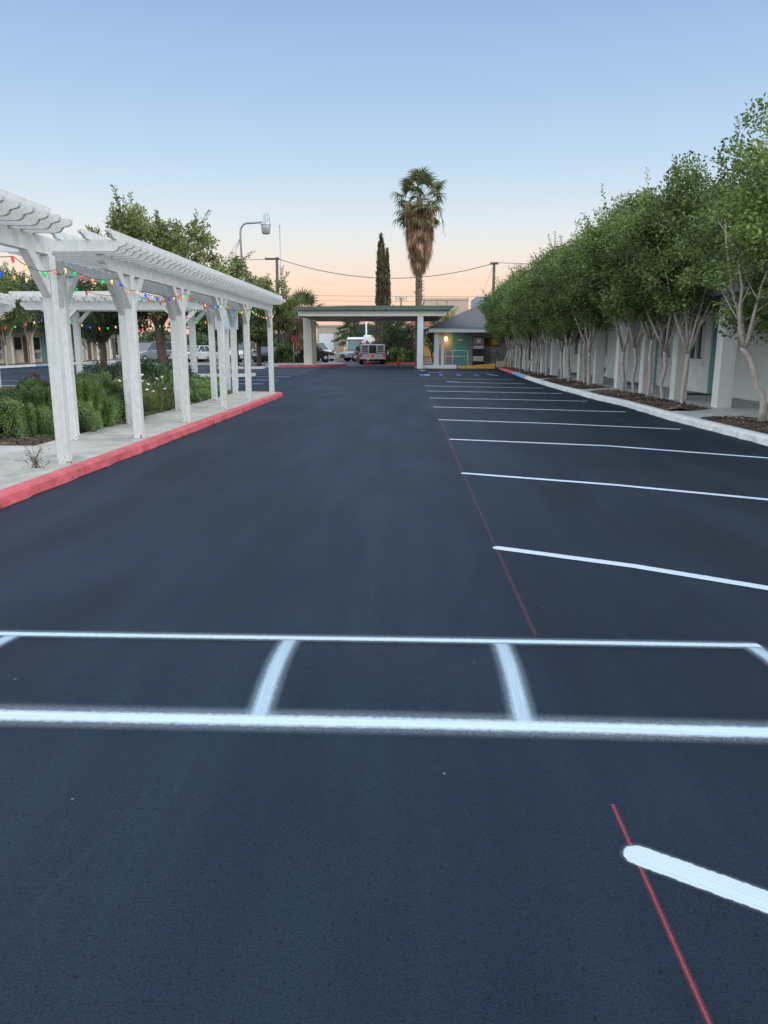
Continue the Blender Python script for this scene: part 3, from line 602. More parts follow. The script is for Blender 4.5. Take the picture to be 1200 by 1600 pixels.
# ------------------------------------------------------------------ string lights
BC = {'red': (.9, .03, .04), 'green': (.0, .62, .12), 'blue': (.03, .06, .9), 'yellow': (1, .68, .25), 'orange': (1, .30, .08)}
M_B = {k: mat('bulb_'+k, c, .25, emit=c, estr=.35, spec=.6) for k, c in BC.items()}
prof = [(.0015, -.055), (.008, -.047), (.0155, -.03), (.0185, -.012), (.015, .006), (.010, .014)]
bulb_proto = {}
def garland(name, label, pts, sag, step, scale=1.0, seed=0, group='strings of coloured lights'):
    root = empty(name, pts[0], label, 'string lights', group); O = root.location; rnd = random.Random(seed)
    mbw = MB(O); path = []
    for a, b in zip(pts, pts[1:]):
        a = Vector(a); b = Vector(b); n = max(3, int((b-a).length/.12)); s_ = sag*rnd.uniform(.7, 1.25)
        path += [a.lerp(b, i/n)-Vector((0, 0, s_*4*(i/n)*(1-i/n))) for i in range(n)]
    path.append(Vector(pts[-1])); mbw.tube(path, .0045*scale, 5); mbw.build('wire', M_WIREG, root)
    acc = 0; nxt = step*.5; cnt = 0; last = None
    for a, b in zip(path, path[1:]):
        L_ = (b-a).length
        while acc+L_ > nxt and cnt < 95:
            p = a.lerp(b, (nxt-acc)/L_); c = rnd.choice([k for k in ('red', 'green', 'blue', 'yellow', 'yellow', 'red', 'green', 'orange') if k != last]); last = c
            if (c, scale) not in bulb_proto:
                o = MB().lathe([(r*scale, z*scale) for r, z in prof], n=10).build('bulb', M_B[c], root); bulb_proto[(c, scale)] = o
            else:
                o = bulb_proto[(c, scale)].copy(); COL.objects.link(o); o.parent = root
            o.location = p-O-Vector((0, 0, .016*scale)); o.rotation_euler = (rnd.uniform(-.4, .4), rnd.uniform(-.4, .4), 0)
            nxt += step*rnd.uniform(.75, 1.25); cnt += 1
        acc += L_
gx = -3.66
garland('string_lights', 'string of coloured bulbs looped from post to post along the kerb side pergola', [(gx, 5.7, 2.2), (gx, 7.2, 2.16), (gx+.03, 8.0, 2.12), (gx+.04, 8.2, 2.17), (gx, 9.75, 2.18), (gx+.02, 10.35, 2.08), (gx, 12.7, 2.19), (gx, 15.4, 2.18), (gx, 17.8, 2.19), (gx, 20.8, 2.15)], .085, .27, .85, 4)
garland('string_lights', 'string of coloured bulbs looped along the bed side posts behind the front row', [(-4.6, 8.0, 2.25), (-4.6, 10.17, 2.22), (-4.6, 12.85, 2.22), (-4.6, 15.3, 2.22), (-4.6, 17.9, 2.22), (-4.6, 20.4, 2.22)], .10, .3, .85, 8)
garland('string_lights', 'string of coloured bulbs hung low across the far crosswise pergola', [(-13.0, 22.2, 1.95), (-10.15, 22.25, 2.3), (-8.3, 22.25, 1.98), (-6.6, 22.25, 2.25), (-5.4, 22.25, 2.2)], .22, .27, 1.2, 12)

# ------------------------------------------------------------------ trees
def crown_points(rng, clusters, per, spread):
    P = []; 
    for c, r in clusters:
        n = int(per*r*r/(.3*.3)*.9); q = rng.normal(size=(n, 3)); q /= np.linalg.norm(q, axis=1, keepdims=True); q *= (rng.uniform(0, 1, (n, 1))**.45)*r
        q[:, 2] *= .8; P.append(q+c)
    return np.concatenate(P)
def make_tree(name, label, cat, seed, H, rad, zlo, stems=1, fork=1.1, nclus=90, per=70, leaf=(.075, .04), lm=None, bark=None, tr=.055, group=None, sprigs=60, loc=(0, 0, 0), flat=.5, lean=.1, cr=.34, path=None):
    rng = np.random.default_rng(seed); rnd = random.Random(seed)
    root = empty(name, loc, label, cat, group)
    cz = (H+zlo)/2; hz = (H-zlo)/2; clus = []
    lob = [(rnd.uniform(0, 6.28), rnd.uniform(.8, 1.2)) for _ in range(3)]
    while len(clus) < nclus:
        v = rng.normal(size=3); v /= np.linalg.norm(v); s = rng.uniform(.25, 1)**.5
        k = 1+.18*math.sin(3*math.atan2(v[1], v[0])+lob[0][0])+.12*math.sin(5*math.atan2(v[1], v[0])+4*v[2]+lob[1][0])
        p = np.array([v[0]*rad*s*k, v[1]*rad*s*k, cz+v[2]*hz*s*(1+.1*math.sin(7*v[0]+lob[2][0]))])
        if v[2] < 0: p[:2] *= (1-.25*abs(v[2])*s)
        if p[2] < zlo+.1 or p[2] > H: continue
        clus.append((p, cr*rng.uniform(.6, 1.25)*(1 if s > .6 else 1.1)))
    mb = MB(); 
    # stems, limbs
    forks = []
    for i in range(stems):
        a = rnd.uniform(0, 6.28); bx_ = .07*(stems > 1)
        base = Vector((math.cos(a)*bx_, math.sin(a)*bx_, -.05)); f = Vector((math.cos(a)*lean*rnd.uniform(.4, 1.6), math.sin(a)*lean*rnd.uniform(.4, 1.6), fork*rnd.uniform(.9, 1.12)))
        kink = Vector((rnd.uniform(-.05, .05), rnd.uniform(-.05, .05), 0))
        pts = [base, base.lerp(f, .08)+kink*.2, base.lerp(f, .35)+kink, base.lerp(f, .7)-kink*.6, f]
        if path: pts = [Vector(p) for p in path]; f = pts[-1].copy()
        k_ = len(pts); pts.append(f+(f-pts[-2]).normalized()*tr*.9)
        mb.tube(pts, [tr*1.45, tr*1.12]+[tr*(1-.03*q) for q in range(k_-2)]+[tr*.4], 10); forks.append(f-(pts[-1]-f)*.5)
    nb = 0
    for f in forks:
        k = 5 if stems == 1 else 3
        for j in range(k):
            a = 6.28*j/k+rnd.uniform(-.4, .4); rr = rad*rnd.uniform(.3, .62)
            e = Vector((f.x+math.cos(a)*rr, f.y+math.sin(a)*rr, zlo+(H-zlo)*rnd.uniform(.3, .62)))
            mid = f.lerp(e, .45)+Vector((math.cos(a)*.04, math.sin(a)*.04, rnd.uniform(-.15, .05)))
            pts = bez(f, mid, e, 6); pts = [p+Vector((rnd.uniform(-.025, .025), rnd.uniform(-.025, .025), 0)) for p in pts]; pts[0] = f
            mb.tube(pts, [tr*(.74-.52*i/6) for i in range(7)], 7)
            for q in range(4):
                p = pts[rnd.randint(2, 6)]; cc = [Vector(clus[rnd.randrange(len(clus))][0]) for _ in range(14)]; cc = [c for c in cc if c.z > p.z+.2] or cc; c = min(cc, key=lambda c: (c-p).length-1.5*(c-p).normalized().z); c = p+(c-p)*min(1, 1.4/max((c-p).length, .01))
                mb.tube(bez(p, p.lerp(c, .5)+Vector((0, 0, -.08)), c, 4), [tr*.28, tr*.24, tr*.18, tr*.13, tr*.08], 5)
    # sprigs: shoots reaching out of the crown
    SP = []; SDr = []; TW = []
    for i in range(sprigs):
        c, r = clus[rnd.randrange(len(clus))]; d = Vector(c)-Vector((0, 0, cz-.5*hz)); d.normalize()
        if d.z < -.1: continue
        d = (d+Vector((rnd.uniform(-.3, .3), rnd.uniform(-.3, .3), rnd.uniform(.1, .6)))).normalized(); L_ = rnd.uniform(.25, .6)*(leaf[0]/.075)**.5
        p0 = Vector(c)+d*r*.6; tip = p0+d*L_; 
        TW.append((p0, tip-p0))
        nl = int(11*L_/.4); sd_ = d.orthogonal().normalized()
        for k in range(nl):
            q = p0.lerp(tip, (k+1)/nl); w = (Matrix.Rotation(k*2.4, 3, d) @ sd_); SP.append(q); SDr.append((w+d*.8))
    mb.build('trunk', bark or M_BARKC, root)
    P = crown_points(rng, clus, per, 0); D = rng.normal(size=P.shape); D[:, 2] = D[:, 2]*.7+.1
    ctr = np.array([0, 0, cz]); D += (P-ctr)/rad*.7
    if SP: P = np.concatenate([P, np.array([list(p) for p in SP])]); D = np.concatenate([D, np.array([list(d) for d in SDr])])
    tw = (np.array([list(a) for a, b in TW]), np.array([list(b) for a, b in TW])) if TW else None
    leaf_mesh('crown', P, D, leaf[0], leaf[1], lm or M_LEAF, root, seed, twigs=tw)
    return root
GM = 'crepe myrtles in a row beside the motel'
protos = [make_tree('crepe_myrtle', 'p', 'tree', 100+i, h, r, zl, stems=s, fork=f, nclus=nc+30, per=135, leaf=(.085, .045), cr=.38, sprigs=60, group=GM, tr=t*.86, lean=le, path=[(0, 0, -.05), (.0, 0, .3), (-.02, .02, .52), (-.16, .04, .72), (-.20, .05, 1.0), (-.32, .05, 1.25), (-.42, .05, 1.38)] if i == 0 else None)
          for i, (h, r, zl, s, f, nc, t, le) in enumerate([(5.3, 1.5, 1.6, 1, 1.25, 105, .062, .22), (5.0, 1.6, 1.95, 1, 1.2, 110, .052, .1), (4.8, 1.55, 1.95, 2, 1.15, 105, .045, .16), (5.1, 1.5, 2.0, 1, 1.05, 105, .056, .08), (4.7, 1.6, 1.9, 1, 1.3, 110, .048, .12)])]
TR = [(5.72, 12.5), (5.8, 16.45), (5.93, 18.05), (5.84, 18.95), (5.9, 20.25), (5.82, 21.1), (5.62, 24.1), (5.72, 25.3), (5.5, 26.65), (5.62, 28.6), (5.5, 31.2), (5.62, 33.7), (5.7, 35.2), (5.6, 36.4), (5.68, 38.0), (5.6, 39.2), (5.68, 41.1), (5.62, 43.2), (5.7, 44.9), (5.72, 46.6)]
rt = random.Random(9); used = set()
DESC = ['bare crooked trunk leaning left at the right picture edge', 'smooth stout trunk forking low', 'slim pale trunk', 'thin trunk with knobbly cut limbs', 'slender trunk angled slightly', 'slim grey trunk']
for i, (x, y) in enumerate(TR):
    k = [0, 3, 1, 4, 1, 3, 2, 4, 0, 3, 1, 4, 2, 0, 3, 1, 4, 2, 3, 0][i]
    if i == 0: lab = 'nearest crepe myrtle of the row, crooked trunk and tall crown at the right edge'
    elif i == len(TR)-1: lab = 'farthest crepe myrtle of the row, last before the office building'
    else: lab = '%s crepe myrtle from the near end of the row, in mulch behind the white kerb' % ORD[i]
    h = [.86, .93, .96, 1.0, .97, 1.0, .95, .98, .94, .97, .93, .95, .93, .96, .93, .95, .93, .95, .93, .93][i]
    rz = {0: 0, 1: 2.2}.get(i, rt.uniform(0, 6.28)); sc = (h*rt.uniform(.95, 1.12)*(1.1 if i == 0 else 1), h*rt.uniform(.95, 1.12), h*(rt.uniform(.91, 1.01) if i else 1))
    if k not in used:
        used.add(k); o = protos[k]; o.location = (x, y, .12); o.rotation_euler = (0, 0, rz); o.scale = sc; o['label'] = lab
    else: dup(protos[k], (x, y, .12), rz, lab, sc)

# trees on the left
make_tree('ash_tree', 'tall broad olive green tree rising behind the long pergola and lamp', 'tree', 201, 7.35, 3.3, 2.2, 1, 2.0, 170, 70, (.17, .08), M_LEAF2, M_BARKD, .22, None, 110, (-11.6, 36, .1), cr=.5)
make_tree('ash_tree', 'smaller olive green tree in the island beside the street lamp', 'tree', 202, 4.9, 1.75, 1.9, 1, 1.7, 100, 60, (.15, .07), M_LEAF2, M_BARKD, .12, None, 70, (-8.6, 35.3, .12), cr=.42)
make_tree('ash_tree', 'green tree with low skirt of leaves just left of the portico', 'tree', 203, 6.2, 2.5, 1.3, 1, 1.5, 130, 60, (.19, .09), M_LEAF2, M_BARKD, .14, None, 80, (-10.6, 54, .1), cr=.5)
make_tree('shade_tree', 'dark round tree seen under the crosswise pergola beam', 'tree', 204, 5.0, 2.9, 1.6, 1, 1.6, 120, 60, (.16, .08), M_LEAF3, M_BARKD, .16, 'dark trees behind the pergola', 40, (-14.8, 37, .1), cr=.5)
make_tree('shade_tree', 'dark tree behind the two posts of the long pergola middle', 'tree', 205, 4.6, 2.3, 1.5, 1, 1.6, 100, 60, (.15, .07), M_LEAF3, M_BARKD, .15, 'dark trees behind the pergola', 40, (-9.9, 41, .1), cr=.5)
make_tree('shade_tree', 'dark low tree behind the last posts of the long pergola', 'tree', 208, 4.4, 2.4, 1.3, 1, 1.4, 100, 60, (.17, .08), M_LEAF3, M_BARKD, .15, 'dark trees behind the pergola', 40, (-12.4, 55, .1), cr=.5)
GL = 'crepe myrtles along the left motel wing'
lm1 = make_tree('crepe_myrtle', 'p', 'tree', 206, 5.6, 2.0, 1.9, 2, 1.2, 110, 60, (.14, .065), M_LEAF3, M_BARKC, .07, GL, 60, cr=.42)
lm2 = make_tree('crepe_myrtle', 'p', 'tree', 207, 5.2, 1.9, 1.8, 1, 1.3, 110, 60, (.14, .065), M_LEAF, M_BARKC, .08, GL, 60, cr=.42)
LT = [(-26.9, 46.6, 1.0), (-26.9, 50.6, 1.12), (-27, 54.3, 1.1), (-26.8, 58.5, .95), (-26.9, 63, .95), (-26.9, 67.5, .95)]
for i, (x, y, s) in enumerate(LT):
    lab = ['crepe myrtle by the left wing at the left picture edge', 'tall crepe myrtle by the left wing, left of the nearest pergola post', 'crepe myrtle by the left wing, right behind the nearest pergola post', 'crepe myrtle by the left wing seen between the first and second pergola posts', 'crepe myrtle by the left wing just left of the silver car', 'farthest crepe myrtle by the left wing, behind the silver car'][i]
    src = (lm1, lm2)[i % 2]
    if i < 2: src.location = (x, y, .12); src.scale = (s,)*3; src['label'] = lab
    else: dup(src, (x, y, .12), i*1.3, lab, s)

# ---- shrubs
def drooping_shrub(name, label, c, rx, ry, h, n, seed, m=None, ln=.12, wd=.022, group=None, cat='shrub'):
    rng = np.random.default_rng(seed); root = empty(name, c, label, cat, group)
    u = rng.normal(size=(n, 3)); u /= np.linalg.norm(u, axis=1, keepdims=True); u[:, 2] = np.abs(u[:, 2])
    s = rng.uniform(.72 if n < 30000 else .84, 1.02 if n < 30000 else 1.0, (n, 1))
    lump = 1+(.05 if n < 30000 else .03)*np.sin(31*np.arctan2(u[:, 1:2], u[:, :1]))+.07*np.sin(7*u[:, :1]+3*u[:, 1:2]*2)+.08*np.sin(9*u[:, 1:2]+5*u[:, 2:3])+.05*np.sin(23*u[:, :1]+17*u[:, 1:2])
    # superellipsoid: steep sides, full foot
    ex = .62
    U = np.sign(u)*np.abs(u)**ex; U /= np.maximum((np.abs(U)**2.6).sum(1, keepdims=True)**(1/2.6), 1e-6)
    P = U*np.array([rx, ry, h])*s*lump; P[:, 2] = np.maximum(P[:, 2], .03)
    D = u*np.array([.8, .8, .4]); D[:, 2] += -.9+1.3*(P[:, 2]/h)**3; D += rng.normal(size=(n, 3))*.4
    leaf_mesh('foliage', P, D, ln, wd, m or M_JUN, root, seed, fold=.15)
    mb = MB(); rnd = random.Random(seed)
    for k in range(7):
        a = k*.9; mb.tube(bez((0, 0, 0), (math.cos(a)*rx*.3, math.sin(a)*ry*.3, h*.5), (math.cos(a)*rx*.6, math.sin(a)*ry*.6, h*.7), 4), [.02, .017, .014, .01, .006], 5)
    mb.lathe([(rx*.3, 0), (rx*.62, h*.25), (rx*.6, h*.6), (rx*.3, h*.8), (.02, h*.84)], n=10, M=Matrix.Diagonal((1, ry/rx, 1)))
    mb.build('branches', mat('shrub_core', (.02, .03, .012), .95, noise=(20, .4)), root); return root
GS = 'clipped shrubs in the bed behind the pergola'
drooping_shrub('shrub', 'rounded feathery green shrub left of the nearest pergola post, dark mulch in front', (-5.75, 11.3, .09), .82, .85, .66, 80000, 1, ln=.036, wd=.012, group=GS)
drooping_shrub('shrub', 'large feathery green shrub hanging over the walk between first and second posts', (-5.42, 12.3, .09), .74, 1.45, .74, 120000, 2, ln=.036, wd=.012, group=GS)
drooping_shrub('shrub', 'dark upright conifer shrub at the left picture edge', (-8.75, 14.2, .09), .62, .7, 1.2, 8000, 3, M_LEAF3, .11, .03, group=GS)
drooping_shrub('shrub', 'bright low green ground shrub at the left edge under the feathery one', (-6.6, 10.6, .09), .5, .5, .38, 4000, 13, M_JUN, .09, .02, group=GS)
drooping_shrub('hedge', 'dark green clipped hedge behind the feathery shrubs', (-6.35, 17.2, .09), 1.0, 1.0, .86, 12000, 4, M_LEAF3, .08, .035, cat='hedge')
drooping_shrub('hedge', 'low dark green hedge beyond the white flowers', (-7.0, 21.0, .09), 1.1, .9, .78, 9000, 5, M_LEAF3, .08, .035, cat='hedge')
drooping_shrub('shrub', 'green leafy shrub at the foot of the third pair of posts', (-5.45, 16.9, .09), .6, 1.1, .62, 7000, 6, M_JUN, .09, .03, group=GS)
drooping_shrub('shrub', 'low ground shrub near the far end of the pergola walk', (-5.5, 19.5, .09), .55, .8, .36, 5000, 7, M_JUN, .08, .03, group=GS)
drooping_shrub('shrub', 'low weedy shrub past the end of the pergola walk', (-5.9, 22.4, .09), .5, .6, .34, 4000, 8, M_JUN, .08, .03, group=GS)
drooping_shrub('shrub', 'small plum coloured shrub behind the nearest pergola post', (-8.15, 16.3, .09), .28, .3, .62, 1400, 9, M_PLUM, .08, .035, group=GS)
# white flowered grassy clump
rng = np.random.default_rng(77)
root = empty('flowering_shrub', (-5.5, 14.9, .09), 'loose pale green grassy shrub dotted with white flowers between second and third posts', 'shrub')
N = 9000; a = rng.uniform(0, 6.28, N); q = rng.uniform(0, 1, N)**.5; P = np.stack([np.cos(a)*q*.72, np.sin(a)*q*1.15, rng.uniform(.0, .62, N)*(1-.45*q)], 1)
D = np.stack([np.cos(a)*.6*q, np.sin(a)*.6*q, np.full(N, .9)], 1)+rng.normal(size=(N, 3))*.35
leaf_mesh('foliage', P, D, .16, .014, M_GRASSY, root, 5, fold=.1)
mbf = MB(); rf = random.Random(5)
for k in range(30):
    x, y, z = rf.uniform(-.1, .68), rf.uniform(-1, 1), rf.uniform(.25, .72); c0 = Vector((x, y, z)); ax = Vector((rf.uniform(-.3, .8), rf.uniform(-.9, -.1), 1)).normalized(); sd_ = ax.orthogonal().normalized()
    for j in range(5):
        w = Matrix.Rotation(j*1.257, 3, ax) @ sd_; v = ax.cross(w); s_ = rf.uniform(.024, .036); mbf.add([c0, c0+w*s_*.6+v*s_*.45, c0+w*s_*1.2+ax*.004, c0+w*s_*.6-v*s_*.45], [(0, 1, 2, 3)])
mbf.build('flowers', M_PETAL, root)
# dry weed growing at the kerb
root = empty('dry_weed', (-3.92, 7.75, .098), 'spindly dry weed growing at the foot of the nearest post', 'weed'); mb = MB(); rw = random.Random(2)
for k in range(13):
    a = rw.uniform(0, 6.28); l = rw.uniform(.08, .30); tip = Vector((math.cos(a)*l*.5, math.sin(a)*l*.5, l)); pts = bez((rw.uniform(-.05, .05), 0, 0), (tip.x*.2, tip.y*.2, l*.6), tip, 4); mb.tube(pts, [.0035, .003, .0025, .002, .0012], 4)
    for j in range(4): p = pts[rw.randint(1, 4)]; mb.tube([p, p+Vector((rw.uniform(-.06, .06), rw.uniform(-.05, .05), rw.uniform(.01, .05)))], [.002, .001], 4)
mb.build('stems', M_BROWNL, root)
N = 70; P = np.stack([rng.uniform(-.13, .13, N), rng.uniform(-.1, .1, N), rng.uniform(.0, .2, N)], 1); leaf_mesh('leaves', P, rng.normal(size=(N, 3)), .025, .012, M_BROWNL, root, 3)
# bark chips on the left bed edge and grass tufts
N = 2600; P = np.stack([rng.uniform(-8.5, -4.84, N), 9.6+rng.uniform(0, 1, N)**1.5*2.2, rng.uniform(.09, .115, N)], 1); D = rng.normal(size=(N, 3)); D[:, 2] *= .2
tag(leaf_mesh('mulch_chips', P, D, .055, .028, M_CHIP, None, 8), 'bark chips along the front of the left planting bed', 'mulch', kind='stuff')
N = 9000; P = np.stack([rng.uniform(-6.2, -4.78, N), rng.uniform(10.4, 21.5, N), np.full(N, .088)], 1); P[:, 0] = -4.86-np.abs(rng.normal(size=N))*.3+.05*np.sin(P[:, 1]*5); D = rng.normal(size=(N, 3))*.5; D[:, 2] = 1
tag(leaf_mesh('bed_grass', P, D, .06, .01, M_GRASSY, None, 9), 'short weeds and grass along the bed side of the pergola walk', 'grass', kind='stuff')

# ------------------------------------------------------------------ right motel wing
root = empty('motel_wing', (8, 30, .11), 'pale green stucco motel wing with columns and turquoise doors behind the row of trees', 'building'); O = root.location
XW = 8.02
doors = [(20.0, 20.92), (25.25, 26.2), (29.3, 30.25), (34.6, 35.5), (40.0, 40.9), (45.4, 46.3), (51, 51.9), (14.0, 14.9), (9.0, 9.9)]
wins = [(21.35, 22.55, .95, 2.08), (23.95, 24.95, .97, 1.95), (27.45, 28.0, 1.2, 1.7), (31.6, 32.6, .95, 1.95), (33.2, 33.6, 1.2, 1.7), (36.6, 37.8, .95, 1.95), (42, 43.2, .95, 1.95), (47.4, 48.6, .95, 1.95), (15.9, 16.95, 1.2, 1.8), (11, 12.2, .95, 2.08)]
# wall built as panels between openings
ops = sorted([(a, b, .11, 2.08) for a, b in doors]+wins); mb = MB(O); y = -1
for a, b, z0, z1 in ops:
    mb.box(XW, XW+.2, y, a, .10, 2.65)
    if z0 > .2: mb.box(XW, XW+.2, a, b, .10, z0)
    mb.box(XW, XW+.2, a, b, z1, 2.65); y = b
mb.box(XW, XW+.2, y, 62, .10, 2.65); mb.box(XW+.2, 16, -1, -.8, .1, 2.65); mb.box(XW+.2, 16, 61.8, 62, .1, 2.65)
wall = mb.build('wall', M_STUCCO, root)
for a, b, z0, z1 in wins:
    f = MB(O); t = .06
    for (y0, y1, q0, q1) in ((a, b, z0, z0+t), (a, b, z1-t, z1), (a, a+t, z0+t, z1-t), (b-t, b, z0+t, z1-t), ((a+b)/2-t/2, (a+b)/2+t/2, z0+t, z1-t)): f.box(XW-.02, XW+.06, y0, y1, q0, q1)
    w = f.build('window', M_TRIMW, root)
    MB(O).box(XW+.055, XW+.065, a+t, b-t, z0+t, z1-t).build('pane', M_GLASS, w)
    MB(O).box(XW-.05, XW+.02, a-.05, b+.05, z0-.12, z0-.002).build('sill', M_STUCCO, w)
    if b-a > .9:
        c = MB(O); 
        for k in range(7):
            yy = a+t+.02+k*.045; c.box(XW+.052, XW+.0545, yy, yy+.036, z0+.1, z1-.06-.05*(k % 3))
        c.build('curtain', M_CURT, w)
for a, b in doors:
    d = MB(O).box(XW+.03, XW+.08, a+.002, b-.002, .112, 2.075).build('door', M_TURQ, root)
    MB(O).box(XW+.012, XW+.03, a+.06, a+.10, 1.0, 1.16).tube([(XW+.02, a+.08, 1.06), (XW-.03, a+.08, 1.06), (XW-.03, a+.19, 1.06)], .012, 6).build('handle', M_METAL, d)
    MB(O).box(XW+.018, XW+.03, (a+b)/2-.09, (a+b)/2+.09, 1.5, 1.68).build('number_plate', M_TRIMW, d)
for (a, b) in doors:
    MB(O).box(XW-.03, XW, a-.22, a-.12, 1.7, 1.95).build('wall_lamp', M_TRIMW, root)
cols = [(6.33, 8.6), (6.33, 12.1), (6.33, 15.9), (6.28, 18.35), (6.27, 20.85), (6.27, 23.4), (6.3, 26.3), (6.28, 28.7), (6.22, 31.2), (6.24, 34), (6.3, 37), (6.3, 40), (6.3, 43), (6.3, 46), (6.3, 49), (6.3, 52), (6.3, 55)]
for x, y in cols:
    MB(O).bev(x-.02, x+.29, y-.02, y+.28, .111, 2.36, .012).build('column', M_COL, root)
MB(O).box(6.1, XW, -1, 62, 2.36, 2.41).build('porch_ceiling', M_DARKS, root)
MB(O).box(6.02, 6.1, -1, 62, 2.33, 2.60).build('fascia', M_DARKS, root); rf_ = MB(O); rf_.box(6.1, 16, -1, 62, 2.65, 2.78); fasc = rf_.build('roof', M_ROOFF, root)
for y in (20.5, 25.8, 35.1): tag(MB((7.55, y, .112)).bev(7.25, 7.85, y-.45, y+.45, .111, .124, .004).build('door_mat', M_BLACK, None, (7.55, y, .112)), 'black door mat lying in front of the %s turquoise door' % {20.5: 'nearest', 25.8: 'second visible', 35.1: 'farther'}[y], 'door mat', 'door mats on the porch')
# green garden hose holder leaning by the wall
hs = MB((7.7, 30.9, .112)); hs.tube([(7.6, 30.9, .12), (7.72, 30.9, .28), (7.8, 30.95, .52), (7.7, 31.0, .44), (7.6, 30.9, .2), (7.85, 31.0, .13)], .035, 6)
tag(hs.build('hose_coil', M_TURQ, None, (7.7, 30.9, .112)), 'small teal coil leaning at the porch wall behind the trees', 'hose')
# rooftop AC seen only as a low box is hidden by crowns: not built

# ------------------------------------------------------------------ left motel wing
root = empty('motel_wing', (-29.5, 50, .12), 'pale pinkish motel wing with columns across the left parking bay', 'building'); O = root.location
M_PINKW = mat('pinkish_stucco', (.74, .63, .55), .85, noise=(3, .1))
mb = MB(O); mb.box(-36, -30, 22, 78, .12, 2.9); mb.build('wall', M_PINKW, root)
for k in range(18):
    y = 24+k*3.0
    MB(O).box(-28.6, -28.25, y, y+.3, .12, 2.6).build('column', M_CREAM, root)
    w = MB(O).box(-30.0, -29.95, y+.7, y+1.9, 1.0, 2.1).build('window', M_TRIMW, root); MB(O).box(-29.95, -29.93, y+.78, y+1.82, 1.08, 2.02).build('pane', M_GLASS, w)
    MB(O).box(-30.0, -29.94, y+2.15, y+2.85, .125, 2.15).build('door', mat('brown_door', (.12, .10, .09), .6) if k % 2 else M_TURQ, root)
    if k % 2 == 0: MB(O).box(-30, -29.8, y+.9, y+1.6, .45, .85).build('wall_unit', M_METAL, root)
MB(O).box(-36, -28.0, 22, 78, 2.6+.3, 3.1).build('roof', M_ROOFF, root); MB(O).box(-28.65, -28.2, 22, 78, 2.6, 2.9).build('porch_beam', M_CREAM, root)

# ------------------------------------------------------------------ portico
root = empty('portico', (-2.3, 49, 0), 'flat drive-through portico with green roof edge on cream posts', 'portico'); O = root.location
def post2(x, y, z0, w=.34): return MB(O).bev(x-w/2, x+w/2, y-.12, y+.12, z0, 3.18, .02)
pp = post2(.64, 47.35, -.01, .36); pp.build('post', mat('pale_post', (.66, .70, .72), .7, noise=(4, .1)), root)
post2(.64, 53.2, .12, .36).build('post', M_CREAM, root); post2(-6.74, 51.2, .146, .56).build('post', M_CREAM, root); post2(-6.80, 54.6, .146, .4).build('post', M_TAN, root)
MB(O).prism([(-6.75, 3.16), (-6.85, 3.475), (2.35, 3.475), (2.1, 3.13), (-6.3, 3.13)], 47.2, 47.45, 'y').build('beam', M_CREAM, root)
MB(O).box(-7.2, 2.2, 54.4, 54.8, 3.05, 3.42).build('beam', M_CREAM, root)
for x in (-6.6, .64, 1.9): MB(O).box(x-.1, x+.1, 47.45, 54.4, 3.1, 3.41).build('beam', M_CREAM, root)
MB(O).prism([(-6.7, 3.48), (-7.12, 3.60), (-6.95, 3.66), (-3, 3.73), (2.5, 3.73), (2.70, 3.70), (2.45, 3.48)], 46.9, 55.3, 'y').build('roof', M_ROOFG, root)
# ------------------------------------------------------------------ office
root = empty('office_building', (4.5, 50, .13), 'small grey office with hip shingle roof, turquoise door and white railing', 'building'); O = root.location
MB(O).box(1.55, 1.85, 49.0, 49.3, .13, 2.2).build('column', mat('pale_post', (0, 0, 0)), root); MB(O).box(2.0, 2.18, 49.2, 49.38, .13, 2.2).build('column', M_CREAM, root); MB(O).box(6.4, 6.7, 49.0, 49.3, .13, 2.2).build('column', M_CREAM, root)
M_GRYW = mat('grey_stucco', (.34, .35, .36), .85, noise=(3, .1))
MB(O).box(1.9, 9, 50.9, 58, .13, 2.35).build('wall', M_GRYW, root)
d = MB(O).box(2.78, 3.80, 50.85, 50.9, .135, 2.18).build('door', M_TURQ, root); MB(O).box(2.9, 2.98, 50.8, 50.85, 1.1, 1.2).build('handle', M_METAL, d); MB(O).box(3.2, 3.45, 50.83, 50.85, 1.7, 1.82).build('plate', M_TRIMW, d)
MB(O).box(1.2, 9.4, 48.7, 48.8, 2.2, 2.46).box(1.2, 1.3, 48.8, 58.5, 2.2, 2.46).build('fascia', M_TRIMW, root)
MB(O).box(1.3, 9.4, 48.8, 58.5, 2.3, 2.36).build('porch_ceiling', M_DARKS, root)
MB(O).add([(1.1, 48.6, 2.461), (9.6, 48.6, 2.461), (9.6, 58.8, 2.461), (1.1, 58.8, 2.461), (4.6, 53.2, 4.05), (6.6, 53.2, 4.05)], [(0, 1, 5, 4), (1, 2, 5), (2, 3, 4, 5), (3, 0, 4), (3, 2, 1, 0)]).build('roof', M_SHING, root)
r_ = MB(O)
for z in (.62, .98): r_.tube([(2.3, 49.4, z+.1), (3.7, 49.4, z+.1)], .02, 6)
for x in (2.3, 2.75, 3.7): r_.tube([(x, 49.4, .13), (x, 49.4, 1.09)], .022, 6)
r_.build('railing', M_TRIMW, root)
lp = MB(O).lathe([(.05, 0), (.10, .05), (.11, .16), (.05, .22)], c=(2.35, 50.65, 1.72), n=12).build('wall_lamp', mat('lit_lamp', (1, .7, .3), .4, emit=(1, .55, .16), estr=9), root)
ll = bpy.data.lights.new('porch_lamp_light', 'POINT'); ll.energy = 9; ll.color = (1, .55, .2); ll.shadow_soft_size = .08
lo = bpy.data.objects.new('porch_lamp_light', ll); COL.objects.link(lo); lo.parent = root; lo.location = Vector((2.35, 50.5, 1.7))-O
